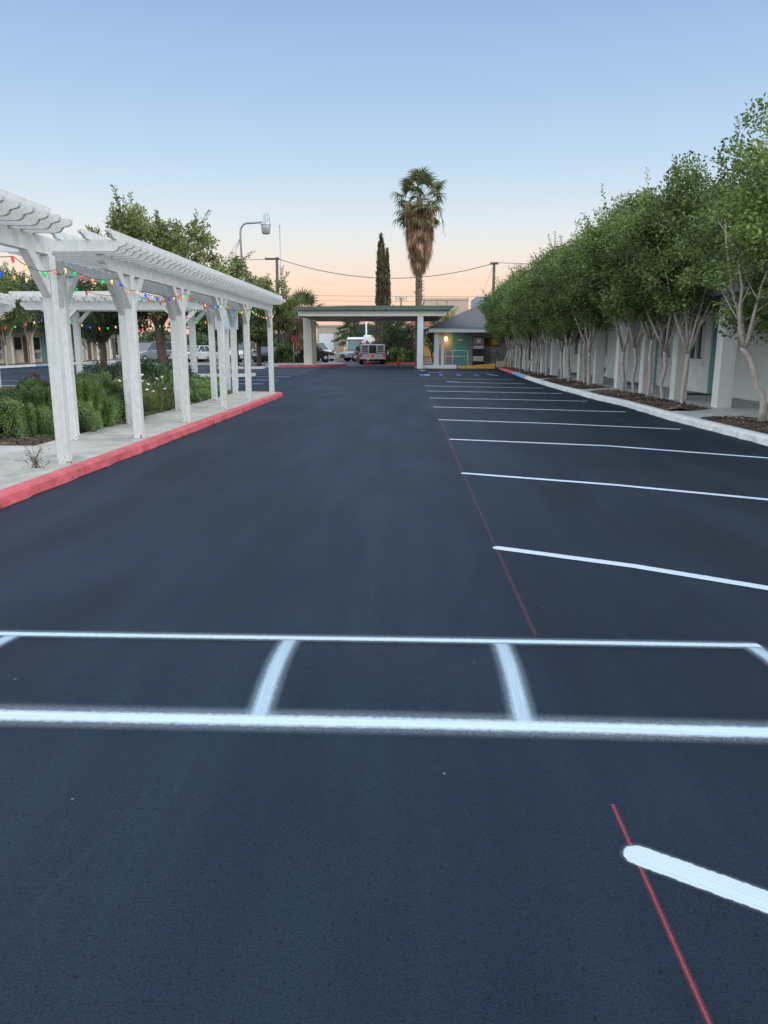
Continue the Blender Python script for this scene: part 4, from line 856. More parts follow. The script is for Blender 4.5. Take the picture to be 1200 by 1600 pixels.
# low wall and yellow ramp
struct(MB().prism([(3.05, .0), (3.05, .11), (5.3, .30), (5.3, .0)], 47.9, 48.2, 'y').build('yellow_ramp_edge', M_YEL))
struct(MB().box(5.36, 7.9, 47.6, 47.9, .1, .45).build('tan_low_wall', M_TAN))
# vending machine and things on the porch
vm = empty('vending_machine', (4.42, 50.2, .131), 'black and silver vending machine beside the turquoise office door', 'vending machine')
MB().bev(-.36, .36, -.3, .3, 0, 1.83, .015).build('cabinet', M_BLACKG, vm)
MB().box(-.34, .34, -.315, -.301, 1.32, 1.78).build('header_panel', mat('vm_grey', (.22, .23, .24), .5), vm); MB().box(-.10, .12, -.322, -.3155, 1.45, 1.66).build('screen', M_TRIMW, vm)
MB().box(-.34, .34, -.315, -.301, 1.06, 1.26).build('silver_panel', M_METAL, vm); MB().box(-.34, .34, -.315, -.301, .28, .6).build('silver_panel', M_METAL, vm); MB().box(-.34, .34, -.312, -.301, .66, 1.0).build('window', M_GLASS, vm)
bk = empty('bicycle', (5.35, 50.3, .131), 'dark bicycle leaning at the office wall beside the vending machine', 'bicycle')
for x in (-.5, .5):
    w = MB().tube([(x+.31*math.cos(a), 0, .33+.31*math.sin(a)) for a in [i*math.pi/10 for i in range(21)]], .018, 5, False).build('wheel', M_BLACK, bk)
MB().tube([(-.5, 0, .33), (-.08, 0, .32), (.32, 0, .82), (-.25, 0, .80), (-.08, 0, .32)], .018, 5).tube([(-.5, 0, .33), (-.25, 0, .80), (-.28, 0, .93)], .014, 5).tube([(.5, 0, .33), (.3, 0, .95)], .016, 5).build('frame', M_BLACKG, bk)
MB().box(-.38, -.16, -.05, .05, .92, .97).build('saddle', M_BLACK, bk); MB().tube([(.2, -.22, 1.0), (.3, 0, .96), (.2, .22, 1.0)], .013, 5).build('handlebar', M_METAL, bk)
pn = empty('poster_board', (5.35, 50.85, 1.65), 'yellow and brown board hanging on the office wall above the bicycle', 'board')
MB().box(-.5, .5, -.03, .0, -.3, .25).build('board', mat('brown_board', (.16, .08, .04), .6, noise=(5, .4)), pn); MB().box(-.02, .45, -.045, -.031, -.22, .2).build('yellow_sheet', mat('yellow_sheet', (.75, .42, .08), .6, stain=((.1, .05, .03), 5, .58)), pn)

# ------------------------------------------------------------------ far buildings
def simple_building(name, label, x0, x1, y0, y1, z, m, roofm=None, par=.25):
    r = empty(name, ((x0+x1)/2, y0, -.01), label, 'building'); O = r.location
    MB(O).box(x0, x1, y0, y1, -.02, z).build('wall', m, r)
    MB(O).box(x0-.12, x1+.12, y0-.12, y1+.12, z+.002, z+par).build('parapet', roofm or m, r); return r
M_PEACH = mat('peach_stucco', (.62, .44, .31), .9, noise=(.6, .08))
M_PEACH2 = mat('pale_peach_stucco', (.60, .46, .34), .9, noise=(.6, .08))
simple_building('commercial_building', 'plain tall peach stucco building behind the palm and office', 1.9, 7.4, 100, 118, 7.1, M_PEACH2)
r = simple_building('commercial_building', 'tan flat building across the street behind the motor home', -13.4, -6.2, 112, 130, 4.1, M_TAN)
MB(r.location).box(-13.1, -11.0, 111.9, 112, .1, 3.1).build('loading_door', M_TRIMW, r)
r = empty('rooftop_structure', (8.4, 90, 0), 'grey blue boxy upper storey with pale panels above the office roof', 'building'); O = r.location
MB(O).box(7.6, 13, 90, 98, 0, 6.9).build('wall', mat('blue_grey_wall', (.27, .31, .38), .8, noise=(1, .15)), r); MB(O).box(7.1, 7.6, 89.6, 90.2, 3, 5.6).build('panel', M_TRIMW, r); MB(O).box(7.4, 9.6, 89.7, 89.98, 3.4, 4.9).build('panel', M_TRIMW, r)
# red roofed shop
r = empty('red_roof_house', (1.4, 64, .1), 'peach building with red roof between the portico post and the office', 'building'); O = r.location
MB(O).box(.75, 4.6, 65.0, 72, .1, 2.85).build('wall', M_PEACH, r); MB(O).box(1.0, 2.4, 64.92, 64.99, .5, 2.5).build('lit_window_panel', mat('painted_window_glow', (.70, .47, .20), .9), r)  # yellow base colour stands in for the glow of a lit window
for x in (-.02, .46): MB(O).bev(x-.13, x+.13, 63.9, 64.2, .1, 2.75, .02).build('column', M_PEACH2, r)
MB(O).box(-.25, 4.8, 63.6, 63.75, 2.75, 2.95).build('fascia', M_TRIMW, r)
MB(O).add([(-.4, 63.5, 2.96), (5, 63.5, 2.96), (5, 73, 2.96), (-.4, 73, 2.96), (.35, 65.5, 3.62), (4.3, 65.5, 3.62)], [(0, 1, 5, 4), (1, 2, 5), (2, 3, 4, 5), (3, 0, 4), (3, 2, 1, 0)]).build('roof', mat('red_tile_roof', (.38, .10, .08), .85, noise=(5, .2), wave=(3, .3, 'Z')), r)

# ------------------------------------------------------------------ palm
root = empty('fan_palm', (.62, 56.2, .1), 'tall fan palm with thick skirt of dead orange brown fronds above the portico', 'palm tree')
zs = [0, 1, 2, 3, 4, 5, 5.8, 6.5, 7.2, 8.5, 10]; mb = MB(); rp = random.Random(4); pr = []
z = 0
while z < 7.4:
    pr.append(((.235 if z < 6 else .235+.03*(z-6))+rp.uniform(.0, .045), z)); pr.append(((.215 if z < 6 else .215+.03*(z-6)), z+.10)); z += .17
pr += [(.3, 8), (.3, 10.6), (.18, 11.4)]
mb.lathe(pr, n=14); 
for k in range(50):
    a = rp.uniform(0, 6.28); z = rp.uniform(4.3, 7.2); d = Vector((math.cos(a), math.sin(a), 0)); mb.tube([d*.21+Vector((0, 0, z)), d*rp.uniform(.38, .5)+Vector((0, 0, z+.14))], [.04, .012], 4)
mb.build('trunk', M_PTRUNK, root)
rng = np.random.default_rng(31); N = 6500
a = rng.uniform(0, 6.28, N); z = rng.uniform(0, 1, N)**.9*4.1+6.6; t = (z-6.6)/4.1
rr = np.interp(t, [0, .15, .35, .7, 1], [.24, .50, .72, .84, 1.02])*rng.uniform(.55, 1.05, N)*(1+.12*np.sin(a*3+z)+.08*np.sin(a*7))
P = np.stack([np.cos(a)*rr, np.sin(a)*rr, z+.35], 1); D = np.stack([np.cos(a)*.16, np.sin(a)*.16, np.full(N, -1.)], 1)+rng.normal(size=(N, 3))*.11
leaf_mesh('dead_skirt', P, D, .85, .05, M_SKIRT, root, 31, fold=.2)
def fan_frond(seed, L=1.25, fan=.95, nseg=22, m=M_PALM, droop=.5):
    """petiole along +x then a fan of split blades"""
    rnd = random.Random(seed); v = []; f = []
    tip = Vector((L, 0, 0)); mb = MB(); mb.tube(bez((0, 0, 0), (L*.5, 0, .04), tip, 4), [.028, .024, .02, .018, .015], 5)
    for k in range(nseg):
        a = (k/(nseg-1)-.5)*R(230); d = Vector((math.cos(a), math.sin(a), .12*math.cos(2*a))); l = fan*(1-.25*abs(a)/2)*rnd.uniform(.88, 1.08); w = .055
        n_ = Vector((-d.y, d.x, 0)).normalized(); p1 = tip+d*l*.5+Vector((0, 0, .05)); p2 = tip+d*l*.82-Vector((0, 0, droop*.12*rnd.uniform(.5, 1.5))); p3 = tip+d*l-Vector((0, 0, droop*.42*rnd.uniform(.6, 1.5)))
        mb.add([tip, p1-n_*w, p1+n_*w, p2-n_*w*.5, p2+n_*w*.5, p3], [(0, 1, 2), (1, 3, 4, 2), (3, 5, 4)])
    return mb
fm = fan_frond(1, 1.5, .85, 18); fd = fan_frond(5, 1.35, .8, 16, droop=1.2)
for k in range(44):
    o = (fm if k % 3 else fd).build('frond', M_PALM if k < 40 else M_SKIRT, root) if k in (0, 1) else None
    if k == 0: f0 = o
    elif k == 1: f1 = o
    else:
        o = (f1 if k % 3 == 0 else f0).copy(); COL.objects.link(o); o.parent = root
    el = R([75, 50, 28, 5, -20, -42][k*6//44]+rp.uniform(-10, 10)); az = k*2.399
    o.rotation_euler = Matrix.Rotation(az, 3, 'Z').to_euler(); o.rotation_euler = (Matrix.Rotation(az, 3, 'Z') @ Matrix.Rotation(-el, 3, 'Y') @ Matrix.Rotation(rp.uniform(-.5, .5), 3, 'X')).to_euler()
    o.location = (0, 0, 11.0+.25*math.sin(el)); s_ = rp.uniform(.85, 1.1); o.scale = (s_, s_, s_)
mb = MB()
for k in range(5):
    a = rp.uniform(0, 6.28); e = Vector((math.cos(a)*1.7, math.sin(a)*1.7, 9.4)); mb.tube(bez((0, 0, 11), (math.cos(a)*1.6, math.sin(a)*1.6, 11.6), e, 8), [.02]*9, 4)
    for j in range(14): q = bez((0, 0, 11), (math.cos(a)*1.6, math.sin(a)*1.6, 11.6), e, 8)[rp.randint(5, 8)]; mb.tube([q, q+Vector((rp.uniform(-.2, .2), rp.uniform(-.2, .2), -rp.uniform(.2, .6)))], .012, 4)
mb.build('flower_stalks', M_BROWNL, root)
# small palms
def small_palm(loc, h, s, label, seed, skirt=True):
    r = empty('fan_palm', loc, label, 'palm tree', 'small fan palms'); mb = MB(); mb.lathe([(.26, 0), (.22, h*.5), (.24, h)], n=10); mb.build('trunk', M_PTRUNK, r); rnd = random.Random(seed); base = None
    for k in range(20):
        el = R([70, 45, 20, -5, -35][k*5//20]+rnd.uniform(-8, 8)); az = k*2.399
        if base is None: o = fan_frond(seed, 1.0, 1.0, 22).build('frond', M_PALM, r); base = o
        else: o = base.copy(); COL.objects.link(o); o.parent = r
        o.rotation_euler = (Matrix.Rotation(az, 3, 'Z') @ Matrix.Rotation(-el, 3, 'Y') @ Matrix.Rotation(rnd.uniform(-.4, .4), 3, 'X')).to_euler(); o.location = (0, 0, h); o.scale = (s,)*3
    N = 900; rng = np.random.default_rng(seed); a = rng.uniform(0, 6.28, N); z = rng.uniform(h*.45, h, N); P = np.stack([np.cos(a)*.38, np.sin(a)*.38, z], 1); D = np.stack([np.cos(a)*.3, np.sin(a)*.3, np.full(N, -1.)], 1)
    leaf_mesh('dead_skirt', P, D, .7, .07, M_SKIRT, r, seed)
small_palm((-8.7, 63, .0), 3.9, 1.1, 'short green fan palm behind the left post of the portico', 41); small_palm((-9.9, 64.5, .0), 2.9, 1.0, 'lower fan palm half hidden left of the portico roof end', 42)
# cypresses
def cypress(loc, H, r, label, seed, tips):
    root = empty('cypress', loc, label, 'tree', 'pointed cypresses'); rng = np.random.default_rng(seed); Ps = []
    for (dx, h, rr) in tips:
        N = int(3600*h/H*rr/r); z = rng.uniform(0, 1, N); a = rng.uniform(0, 6.28, N); q = rr*np.interp(z, [0, .08, .5, .85, 1], [.6, 1, .86, .45, .03])*(1+.08*np.sin(a*4+z*9))*rng.uniform(.8, 1.03, N)
        Ps.append(np.stack([dx+np.cos(a)*q, np.sin(a)*q, .3+z*(h-.3)], 1))
    P = np.concatenate(Ps); D = rng.normal(size=P.shape)*.22; D[:, 2] += 1; leaf_mesh('crown', P, D, .42, .08, M_CYP, root, seed)
    mb = MB(); mb.tube([(0, 0, -.1), (0, 0, 1.5)], [.18, .15], 8)
    for (dx, h, rr) in tips: mb.lathe([(rr*.5, .4), (rr*.72, h*.2), (rr*.62, h*.5), (rr*.3, h*.85), (.01, h*.97)], c=(dx, 0, 0), n=8)
    mb.build('trunk', mat('cypress_core', (.03, .03, .015), .95), root)
cypress((-2.65, 72, 0), 11.0, .55, 'tallest dark pointed cypress left of the palm', 51, [(0, 11.0, .52), (-.18, 10.3, .35), (.16, 10.4, .36)])
cypress((-2.12, 72.7, 0), 9.8, .4, 'narrower cypress tight against the right side of the tallest one', 52, [(0, 9.8, .36)])
# garden behind the entry
make_tree('garden_tree', 'round dark green small tree in the garden right of the truck', 'tree', 301, 3.9, 1.35, 1.0, 1, 1.1, 80, 60, (.14, .07), M_LEAF3, M_BARKD, .1, None, 30, (-.95, 62.5, .1), cr=.38)
make_tree('citrus_tree', 'low leafy bush in front of the yellow window panel by the office', 'tree', 302, 2.7, .85, .9, 1, .7, 45, 60, (.12, .07), M_LEAF, M_BARKD, .06, None, 20, (1.75, 58.3, .12), cr=.32)
make_tree('garden_tree', 'pale green tree top just above the left end of the office roof', 'tree', 303, 4.2, 1.0, 2.2, 1, 1.6, 45, 50, (.14, .07), M_LEAF2, M_BARKD, .08, None, 20, (2.6, 60.8, .1), cr=.35)
for i, (x, y, rx, h, m, l) in enumerate([(-2.0, 65, 1.1, 2.2, M_BROWNL, 'tall brownish twiggy bush above the truck'), (-.9, 60.9, .8, .9, M_JUN, 'low green bush in the entry garden'), (-3.6, 68, 1.1, 1.5, M_BROWNL, 'dry reddish bush behind the truck'), (-.2, 63, .8, 1.7, M_BROWNL, 'dry grey bush by the peach columns'), (-1.5, 74, 1.8, 3.4, M_JUN, 'tall pale green shrub at the foot of the cypresses'), (-3.4, 86, 1.4, 4.2, M_LEAF3, 'dark shrub mass behind the white pole'), (-6.0, 108, 3.4, 5.2, M_LEAF3, 'dark green tree mass above the motor home'), (-18, 64, 1.6, 1.0, M_JUN, 'low green shrub by the parked cars'), (-9.4, 57.9, .7, 1.3, M_JUN, 'green shrub beside the red sign'), (-7.9, 58.2, .6, .9, M_BROWNL, 'low reddish shrub by the island of the red sign'), (.3, 60.6, .6, .7, M_JUN, 'small green shrub beside the peach columns')]):
    drooping_shrub('bush', l, (x, y, .08), rx, rx*.8, h, 2600, 60+i, m, .26, .07, 'bushes around the entry garden')
def cedar(loc, label):
    r = empty('cedar_tree', loc, label, 'tree'); rng = np.random.default_rng(8); MB().tube([(0, 0, 0), (0, 0, 6.6)], [.25, .05], 8).build('trunk', M_BARKD, r); Ps = []; Ds = []
    for k in range(26):
        z = 1.8+k*.19; L = 2.9*(1-(z-1.8)/5.6)*rng.uniform(.7, 1.1); a = k*2.4; n = 130; t = rng.uniform(.1, 1, n)
        p = np.stack([np.cos(a)*t*L, np.sin(a)*t*L, z-.25*t*t*L], 1)+rng.normal(size=(n, 3))*[.22, .22, .07]; Ps.append(p); d = rng.normal(size=(n, 3))*.4; d[:, 0] += np.cos(a); d[:, 1] += np.sin(a); Ds.append(d)
    leaf_mesh('crown', np.concatenate(Ps), np.concatenate(Ds), .42, .12, M_LEAF3, r, 8)
cedar((-8.3, 109, 0), 'layered cedar rising over the roof of the motor home')
# far tree line (reads as one mass)
rng = np.random.default_rng(90); Ps = []
for k in range(60):
    x = rng.uniform(-75, 60); y = rng.uniform(118, 150); h = rng.uniform(2.5, 4.6)
    if -13 < x < -4: continue
    n = 420; q = rng.normal(size=(n, 3)); q /= np.linalg.norm(q, axis=1, keepdims=True); Ps.append(q*rng.uniform(.6, 1, (n, 1))*[3.2, 2.5, h*.5]+[x, y, h*.5])
P = np.concatenate(Ps); tag(leaf_mesh('distant_trees', P, rng.normal(size=P.shape), .8, .5, M_LEAF3, None, 90), 'line of far green trees low along the horizon', 'trees', kind='stuff')

# ------------------------------------------------------------------ lamp, poles, wires
root = empty('street_lamp', (-7.5, 35.1, .13), 'tall grey street lamp with curved arm behind the long pergola', 'street lamp'); O = Vector((-7.5, 35.1, 0)); root.location = (-7.5, 35.1, .13)
MB().tube([(0, 0, 0), (0, 0, 4.2)], [.10, .085], 12).build('base_pole', mat('lamp_base_paint', (.26, .34, .34), .5, metal=.2), root)
arm = [(0, 0, 4.2), (-.02, 0, 5.8), (-.02, 0, 6.1)]+[(.28-.30*math.cos(a), 0, 6.1+.42*math.sin(a)) for a in [math.pi/2*i/7 for i in range(1, 8)]]+[(1.0, 0, 6.56)]
MB().tube(arm, [.045]*len(arm), 8).build('arm', M_POLE, root)
MB().lathe([(.0, .48), (.07, .46), (.09, .40), (.10, .15), (.20, .10), (.225, .0), (.22, -.03)], c=(1.12, 0, 6.44), n=16).tube([(1.17, 0, 6.9), (1.27, 0, 6.86), (1.3, 0, 6.6)], .015, 6).build('lamp_head', M_METAL, root)
MB().lathe([(.22, 0), (.21, -.10), (.17, -.32), (.15, -.34)], c=(1.12, 0, 6.408), n=16).build('lamp_shade', mat('lamp_glass', (.40, .41, .41), .4, noise=(30, .15)), root)
MB().tube([(-.02, 0, 5.9), (-4.6, .2, .1)], .022, 5).build('stay', M_METAL, root); MB().tube([(-.02, 0, 5.85), (-3.3, 1.2, .1)], .018, 5).build('stay', M_METAL, root)
def upole(loc, H, label, arms=((-.6, .6),), lean=0):
    r = empty('utility_pole', (*loc, 0), label, 'utility pole', 'wooden utility poles'); MB().tube([(0, 0, -.05), (lean, 0, H)], [.15, .10], 8).build('pole', M_UWOOD, r)
    for i, (a, b) in enumerate(arms): MB().box(a, b, -.07, .07, H-.18-.5*i, H-.05-.5*i).build('crossarm', M_UWOOD, r)
    mb = MB()
    for a, b in arms[:1]:
        for x in (a+.08, b-.08): mb.lathe([(.03, 0), (.04, .05), (.02, .12)], c=(x, 0, H-.048), n=6)
    mb.build('insulator', M_METAL, r)
upole((-10.15, 60), 7.95, 'wooden utility pole rising behind the leafy tree left of the portico', ((-.9, .2),)); upole((6.33, 60), 7.55, 'wooden utility pole rising above the row of trees by the office', ((-.3, .3),))
fp = empty('flag_pole', (-10.0, 60.8, .0), 'thin pale pole with a ball top beside the left utility pole', 'pole'); MB().tube([(0, 0, 0), (0, 0, 10.3)], [.06, .035], 8).build('shaft', M_METAL, fp); MB().lathe([(0, -.08), (.08, 0), (0, .08)], c=(0, 0, 10.36), n=8).build('ball', M_METAL, fp)
wp = empty('light_pole', (-4.6, 82, 0), 'slim white pole behind the truck under the portico', 'pole'); MB().tube([(0, 0, 0), (0, 0, 4.1)], [.1, .08], 8).build('shaft', M_TRIMW, wp); MB().box(-.16, .16, -.16, .16, 4.101, 4.2).build('cap', M_TRIMW, wp)
def wire(label, a, b, sag, r=.03, grp='overhead wires'):
    a = Vector(a); b = Vector(b); n = 24; o = MB(a).tube([a.lerp(b, i/n)-Vector((0, 0, sag*4*(i/n)*(1-i/n))) for i in range(n+1)], r, 4).build('overhead_wire', M_WIRE, None, a); tag(o, label, 'wire', grp)
wire('thick sagging cable crossing in front of the cypress between the two poles', (-10.1, 59.9, 7.85), (6.3, 59.9, 7.45), 1.25, .03)
wire('cable running left from the left utility pole', (-10.2, 59.9, 7.8), (-30, 60, 7.9), .1, .02)
wire('cable running right from the pole by the office', (6.35, 59.9, 7.5), (26, 60, 7.5), .2, .022)
wire('highest of the thin far wires over the portico', (-60, 130, 10.2), (60, 130, 9.2), .3, .03)
wire('lower of the thin far wires over the portico', (-60, 132, 8.6), (60, 132, 8.0), .3, .03)
wire('lowest thin far wire over the portico', (-60, 131, 9.4), (60, 131, 8.5), .3, .025)
wire('guy wire dropping from the left utility pole', (-10.1, 60, 7.6), (-7.6, 60.5, .1), 0, .012); wire('guy wire dropping left from the pole by the office', (6.3, 60, 7.3), (3.6, 62, .1), 0, .012)
ct = empty('antenna_mast', (-1.6, 140, 0), 'distant antenna mast with panels between cypress and palm', 'antenna'); MB().tube([(0, 0, 0), (0, 0, 9.9)], [.2, .12], 6).build('mast', M_UWOOD, ct)
for x in (-.9, -.3, .35, .95): MB().box(x-.12, x+.12, -.1, .1, 9.2, 10.1).build('panel', M_METAL, ct)
MB().box(-1, 1, -.04, .04, 9.55, 9.65).build('bracket', M_UWOOD, ct)

# ------------------------------------------------------------------ vehicles
M_SILV = mat('silver_paint', (.33, .35, .38), .3, metal=.4); M_WHC = mat('white_paint', (.70, .71, .72), .3); M_DKC = mat('dark_paint', (.03, .032, .038), .25)
M_WS = mat('vehicle_glass', (.03, .04, .045), .08, spec=.9); M_LENS = mat('headlight_lens', (.6, .62, .65), .15); M_TAIL = mat('tail_light', (.5, .02, .02), .3)
def car(label, loc, rz, paint, kind='sedan', group='cars parked beyond the bay'):
    """nose points to -y"""
    r = empty('parked_car', loc, label, 'car', group, rz); hw = .9; L = 2.25; suv = kind == 'suv'; top = 1.72 if suv else 1.42; belt = 1.02 if suv else .9
    side = [(-L, .35), (-L, .62), (-L+.12, .80), (-L+1.15, belt), (L-(.1 if suv else .7), belt+.03), (L-.02, belt-.05), (L, .6), (L-.05, .32)]
    mb = MB(); n = len(side)
    for k in range(1):
        secs = [(-hw, -.06), (-hw+.05, 0), (hw-.05, 0), (hw, -.06)]
        vs = [(x, y*(1 if i in (1, 2) else .985), z+(dz if z > .7 else 0)) for i, (x, dz) in enumerate(secs) for y, z in side]
        fs = [(i*n+j, i*n+(j+1) % n, (i+1)*n+(j+1) % n, (i+1)*n+j) for i in range(3) for j in range(n)]+[tuple(range(n)), tuple(range(4*n-1, 3*n-1, -1))]; mb.add(vs, fs)
    mb.build('body', paint, r)
    y0, y1 = -L+1.2, (L-.15 if suv else L-.75); a, b = y0+.75, y1-(.25 if suv else .65); w0, w1 = hw-.06, hw-.2
    vs = [(-w0, y0, belt-.01), (w0, y0, belt-.01), (w0, y1, belt), (-w0, y1, belt), (-w1, a, top-.06), (w1, a, top-.06), (w1, b, top-.06), (-w1, b, top-.06)]
    MB().add(vs, [(0, 1, 5, 4), (1, 2, 6, 5), (2, 3, 7, 6), (3, 0, 4, 7), (4, 5, 6, 7)]).build('windows', M_WS, r)
    rp_ = MB().box(-w1-.01, w1+.01, a-.03, b+.03, top-.06, top)
    for sx in (-1, 1):
        rp_.tube([(sx*w0, y0, belt), (sx*w1, a, top-.04)], .035, 4); rp_.tube([(sx*(w0), (a+b)/2, belt), (sx*(w1+.01), (a+b)/2, top-.04)], .035, 4); rp_.tube([(sx*w0, y1, belt), (sx*w1, b, top-.04)], .05, 4)
    rp_.build('roof', paint, r)
    for sx in (-1, 1):
        for y in (-L+.85, L-.85):
            w = MB().tube([(sx*(hw-.22), y, .33), (sx*(hw+.01), y, .33)], .33, 16).build('wheel', M_BLACK, r); MB().tube([(sx*(hw+.01), y, .33), (sx*(hw+.025), y, .33)], .19, 12).build('rim', M_METAL, w)
        MB().box(sx*.62-.2, sx*.62+.2, -L-.015, -L+.1, .62, .76).build('headlight', M_LENS, r); MB().box(sx*.72-.12, sx*.72+.12, L-.08, L+.015, .62, .82).build('tail_light', M_TAIL, r); MB().bev(sx*(hw+.1)-.09, sx*(hw+.1)+.09, y0+.25, y0+.35, belt-.02, belt+.12, .02).build('mirror', paint, r)
    MB().box(-.4, .4, -L-.012, -L+.1, .45, .66).build('grille', M_BLACK, r); MB().box(-.8, .8, -L-.03, -L+.1, .3, .42).build('bumper', M_BLACK, r)
    return r
car('silver SUV parked nose out near the left wing', (-21.3, 62.5, .0), R(-25), M_SILV, 'suv')
car('white car parked behind the posts of the pergola middle', (-17.6, 62.8, .0), R(-15), M_WHC)
car('white car parked left of the dark one', (-13.6, 62.9, .0), R(-5), M_WHC, 'suv')
car('dark car facing out behind the last pergola posts', (-11.2, 61.2, .0), 0, M_DKC)
car('white car between the dark one and the red sign', (-9.9, 66, .0), R(8), M_WHC, 'suv')
car('pale car farther back beside the red sign', (-11.6, 71, .0), R(60), M_SILV)
car('black car just left of the portico post', (-8.6, 66.5, .0), R(90), M_DKC, 'suv')
# work truck with open service body, seen from behind
r = empty('utility_truck', (-3.0, 61.5, -.012), 'silver work truck seen from behind with open slatted compartments', 'truck', None, R(4))
MB().bev(-1.0, 1.0, -2.6, 2.9, .62, 1.05, .06).build('body', M_SILV, r)
MB().prism([(.2, 1.05), (.35, 1.75), (.7, 1.9), (1.5, 1.9), (2.0, 1.3), (2.9, 1.15), (2.9, 1.05)], -.9, .9, 'x').build('cab', M_SILV, r); MB().prism([(.24, 1.3), (.33, 1.72), (.36, 1.72), (.28, 1.3)], -.72, .72, 'x').build('rear_window', M_WS, r)
for s in (-1, 1):
    b = MB().bev(s*.6-.34, s*.6+.34, -2.62, -.1, 1.052, 1.86, .04).build('service_cabinet', M_METAL, r)
    for z in (1.15, 1.32, 1.49, 1.66): MB().box(s*.6-.22, s*.6+.22, -2.64, -2.621, z, z+.10).build('shelf_opening', M_BLACK, b)
    for y in (-1.6, 1.9): w = MB().tube([(s*.72, y, .4), (s*1.02, y, .4)], .40, 16).build('wheel', M_BLACK, r); MB().tube([(s*1.02, y, .4), (s*1.035, y, .4)], .2, 12).build('rim', M_METAL, w)
    MB().box(s*.88-.09, s*.88+.09, -2.63, -2.6, .72, .98).build('tail_light', M_TAIL, r); MB().bev(s*1.18-.1, s*1.18+.1, 1.3, 1.4, 1.35, 1.65, .02).build('mirror', M_BLACK, r)
MB().box(-.26, .26, -2.5, -.2, 1.052, 1.8).build('cargo_gap', M_BLACK, r); MB().box(-.95, .95, -2.8, -2.62, .5, .62).build('bumper', M_METAL, r); MB().box(-.12, .12, -2.66, -2.61, .66, .95).build('orange_marker', mat('orange_red', (.75, .12, .06), .5), r)
for x in (-.9, .9): MB().tube([(x, -2.5, 1.84), (x, -2.5, 2.05), (x, 1.5, 2.05), (x, 1.5, 1.9)], .025, 5).build('ladder_rack', M_BLACK, r)
r.scale = (1, 1, .80)
# motor home
r = empty('motor_home', (-4.25, 86, -.012), 'white motor home with maroon trimmed windshield facing the camera', 'motor home', None, R(-30))
M_MAR = mat('maroon_trim', (.30, .03, .05), .4)
MB().prism([(-3.9, .45), (-4.0, 1.1), (-3.85, 2.5), (-3.6, 2.75), (3.9, 2.75), (3.9, .45)], -1.2, 1.2, 'x').build('body', M_WHC, r)
MB().prism([(-4.01, 1.22), (-3.88, 2.28), (-3.86, 2.28), (-3.99, 1.22)], -1.05, 1.05, 'x').build('windshield', mat('rv_glass', (.10, .20, .20), .1, spec=.9), r)
tb = MB().box(-1.22, 1.22, -3.95, -3.8, 2.34, 2.48).box(-1.22, 1.22, -4.06, -3.99, 1.1, 1.2); tb.build('windshield_trim', M_MAR, r)
MB().bev(-1.22, 1.22, -4.15, -3.9, .4, .72, .05).build('bumper', M_WHC, r); MB().box(-.5, .5, -4.08, -4.0, .78, .98).build('grille', M_METAL, r)
for s in (-1, 1):
    MB().box(s*.92-.17, s*.92+.17, -4.08, -3.99, .8, .98).build('headlight', M_LENS, r)
    for y in (-2.6, 2.2): w = MB().tube([(s*.95, y, .42), (s*1.22, y, .42)], .42, 16).build('wheel', M_BLACK, r); MB().tube([(s*1.22, y, .42), (s*1.235, y, .42)], .22, 12).build('rim', M_METAL, w)
    MB().bev(s*1.36-.08, s*1.36+.08, -3.9, -3.8, 1.3, 1.75, .02).build('mirror', M_BLACK, r)
    for y in (-3.2, -1.6, .2, 2.2): w = MB().box(s*1.21-.011, s*1.21+.011, y, y+.8, 1.45, 2.1).build('side_window', M_WS, r)
MB().bev(-.6, .6, -1, 0, 2.752, 3.05, .08).build('roof_unit', M_TRIMW, r); MB().bev(-.4, .4, 1.5, 2.4, 2.752, 2.95, .06).build('roof_unit', M_TRIMW, r)
r.scale = (.86, .86, .84)
car('pale car in front of the motor home, left of the truck', (-4.2, 72, -.012), R(-60), M_SILV, 'sedan')
car('white van shaped car behind the left portico post', (-9.0, 74, -.012), R(40), M_WHC, 'suv')

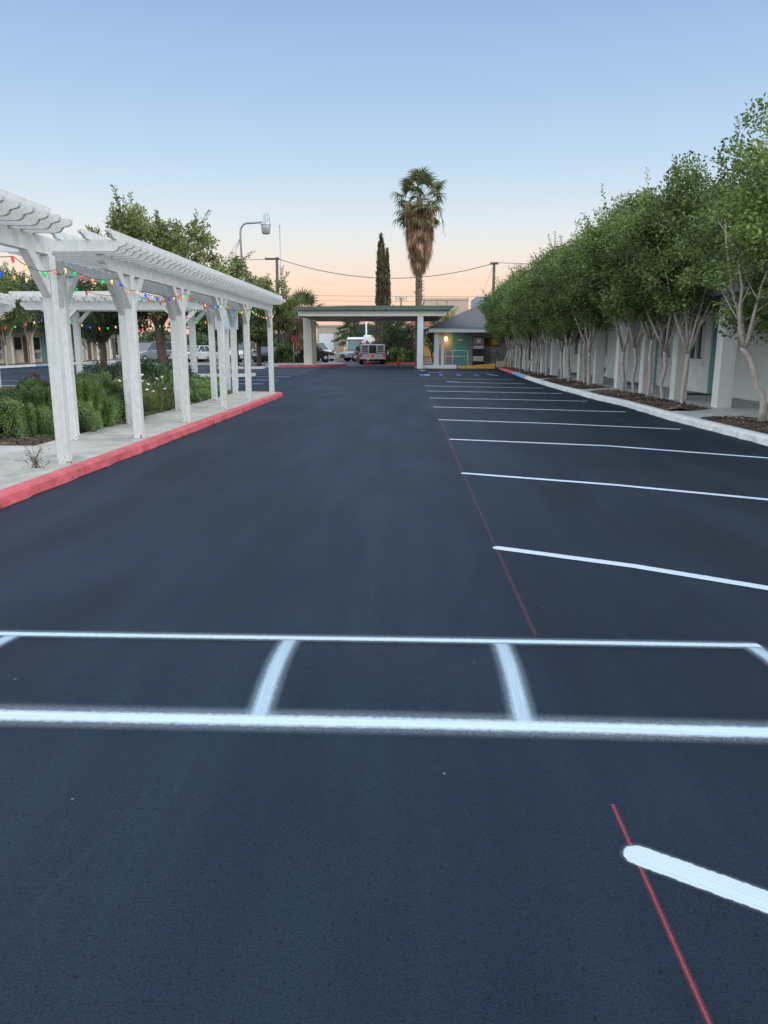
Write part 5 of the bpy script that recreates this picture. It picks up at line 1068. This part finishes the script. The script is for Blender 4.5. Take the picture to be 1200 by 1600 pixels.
# ------------------------------------------------------------------ small street things
M_ORG = mat('cone_orange', (.85, .13, .05), .5); M_REFL = mat('cone_collar', (.85, .85, .85), .4)
def cone(loc, label, collar=True):
    r = empty('traffic_cone', loc, label, 'traffic cone', 'orange traffic cones'); MB().bev(-.18, .18, -.18, .18, 0, .035, .01).build('base', M_ORG, r); MB().lathe([(.135, .035), (.085, .33), (.028, .70), (.02, .71)], n=16).build('cone', M_ORG, r)
    if collar: MB().lathe([(.095, .34), (.052, .58)], n=16).build('collar', M_REFL, r)
cone((-3.0, 55.4, -.012), 'orange cone with a white collar in front of the work truck'); cone((-.78, 54.8, -.012), 'plain orange cone left of the pale portico post', False)
r = empty('barricade', (-5.35, 53.6, 0), 'white folding barricade with orange lamp beside the red island', 'barricade')
MB().box(-.28, .28, -.2, -.17, .5, .72).box(-.28, .28, .17, .2, .5, .72).box(-.28, .28, -.24, -.21, .1, .32).build('board', M_TRIMW, r)
for s in (-1, 1):
    MB().tube([(s*.24, -.26, .02), (s*.24, 0, .86)], .022, 5).build('leg', M_TRIMW, r); MB().tube([(s*.24, .26, .02), (s*.24, 0, .84)], .022, 5).build('leg', M_TRIMW, r)
MB().lathe([(.06, .86), (.09, .93), (.08, 1.05), (.03, 1.08)], n=10).build('lamp', mat('amber_lens', (.9, .35, .06), .4), r)
r = empty('road_sign', (-8.25, 54.8, .145), 'small red sign on a thin pale post left of the portico', 'sign'); MB().tube([(0, 0, 0), (0, 0, 1.95)], .035, 6).build('post', M_METAL, r)
MB().prism([(.2*math.cos(R(22.5+45*i)), 1.72+.26*math.sin(R(22.5+45*i))) for i in range(8)], -.06, -.036, 'y').build('sign_plate', mat('sign_red', (.45, .05, .05), .5), r)
r = empty('hydrant', (-.55, 60.8, .1), 'small orange yellow hydrant in the entry garden behind the cone', 'hydrant'); MB().lathe([(.14, 0), (.14, .05), (.11, .08), (.11, .55), (.15, .58), (.15, .64), (.10, .75), (.03, .82)], n=12).tube([(-.2, 0, .42), (.2, 0, .42)], .06, 8).build('body', mat('hydrant_yellow', (.75, .33, .04), .5), r)
for x, y, l in [(-1.75, 62.5, 'white bollard just right of the work truck'), (.0, 61.6, 'white bollard left of the peach columns')]:
    r = empty('bollard', (x, y, .1), l, 'bollard', 'white bollards'); MB().lathe([(.09, 0), (.09, .75), (.06, .84), (0, .86)], n=12).build('post', M_TRIMW, r)
r = empty('yellow_barrier', (-6.6, 78.5, 0), 'yellow barrier rail and post in front of the motor home', 'barrier'); MB().box(-2.2, 2.6, -.06, .06, .15, .5).build('rail', M_YEL, r); MB().tube([(.0, 0, 0), (0, 0, 1.35)], .11, 8).build('post', M_YEL, r)
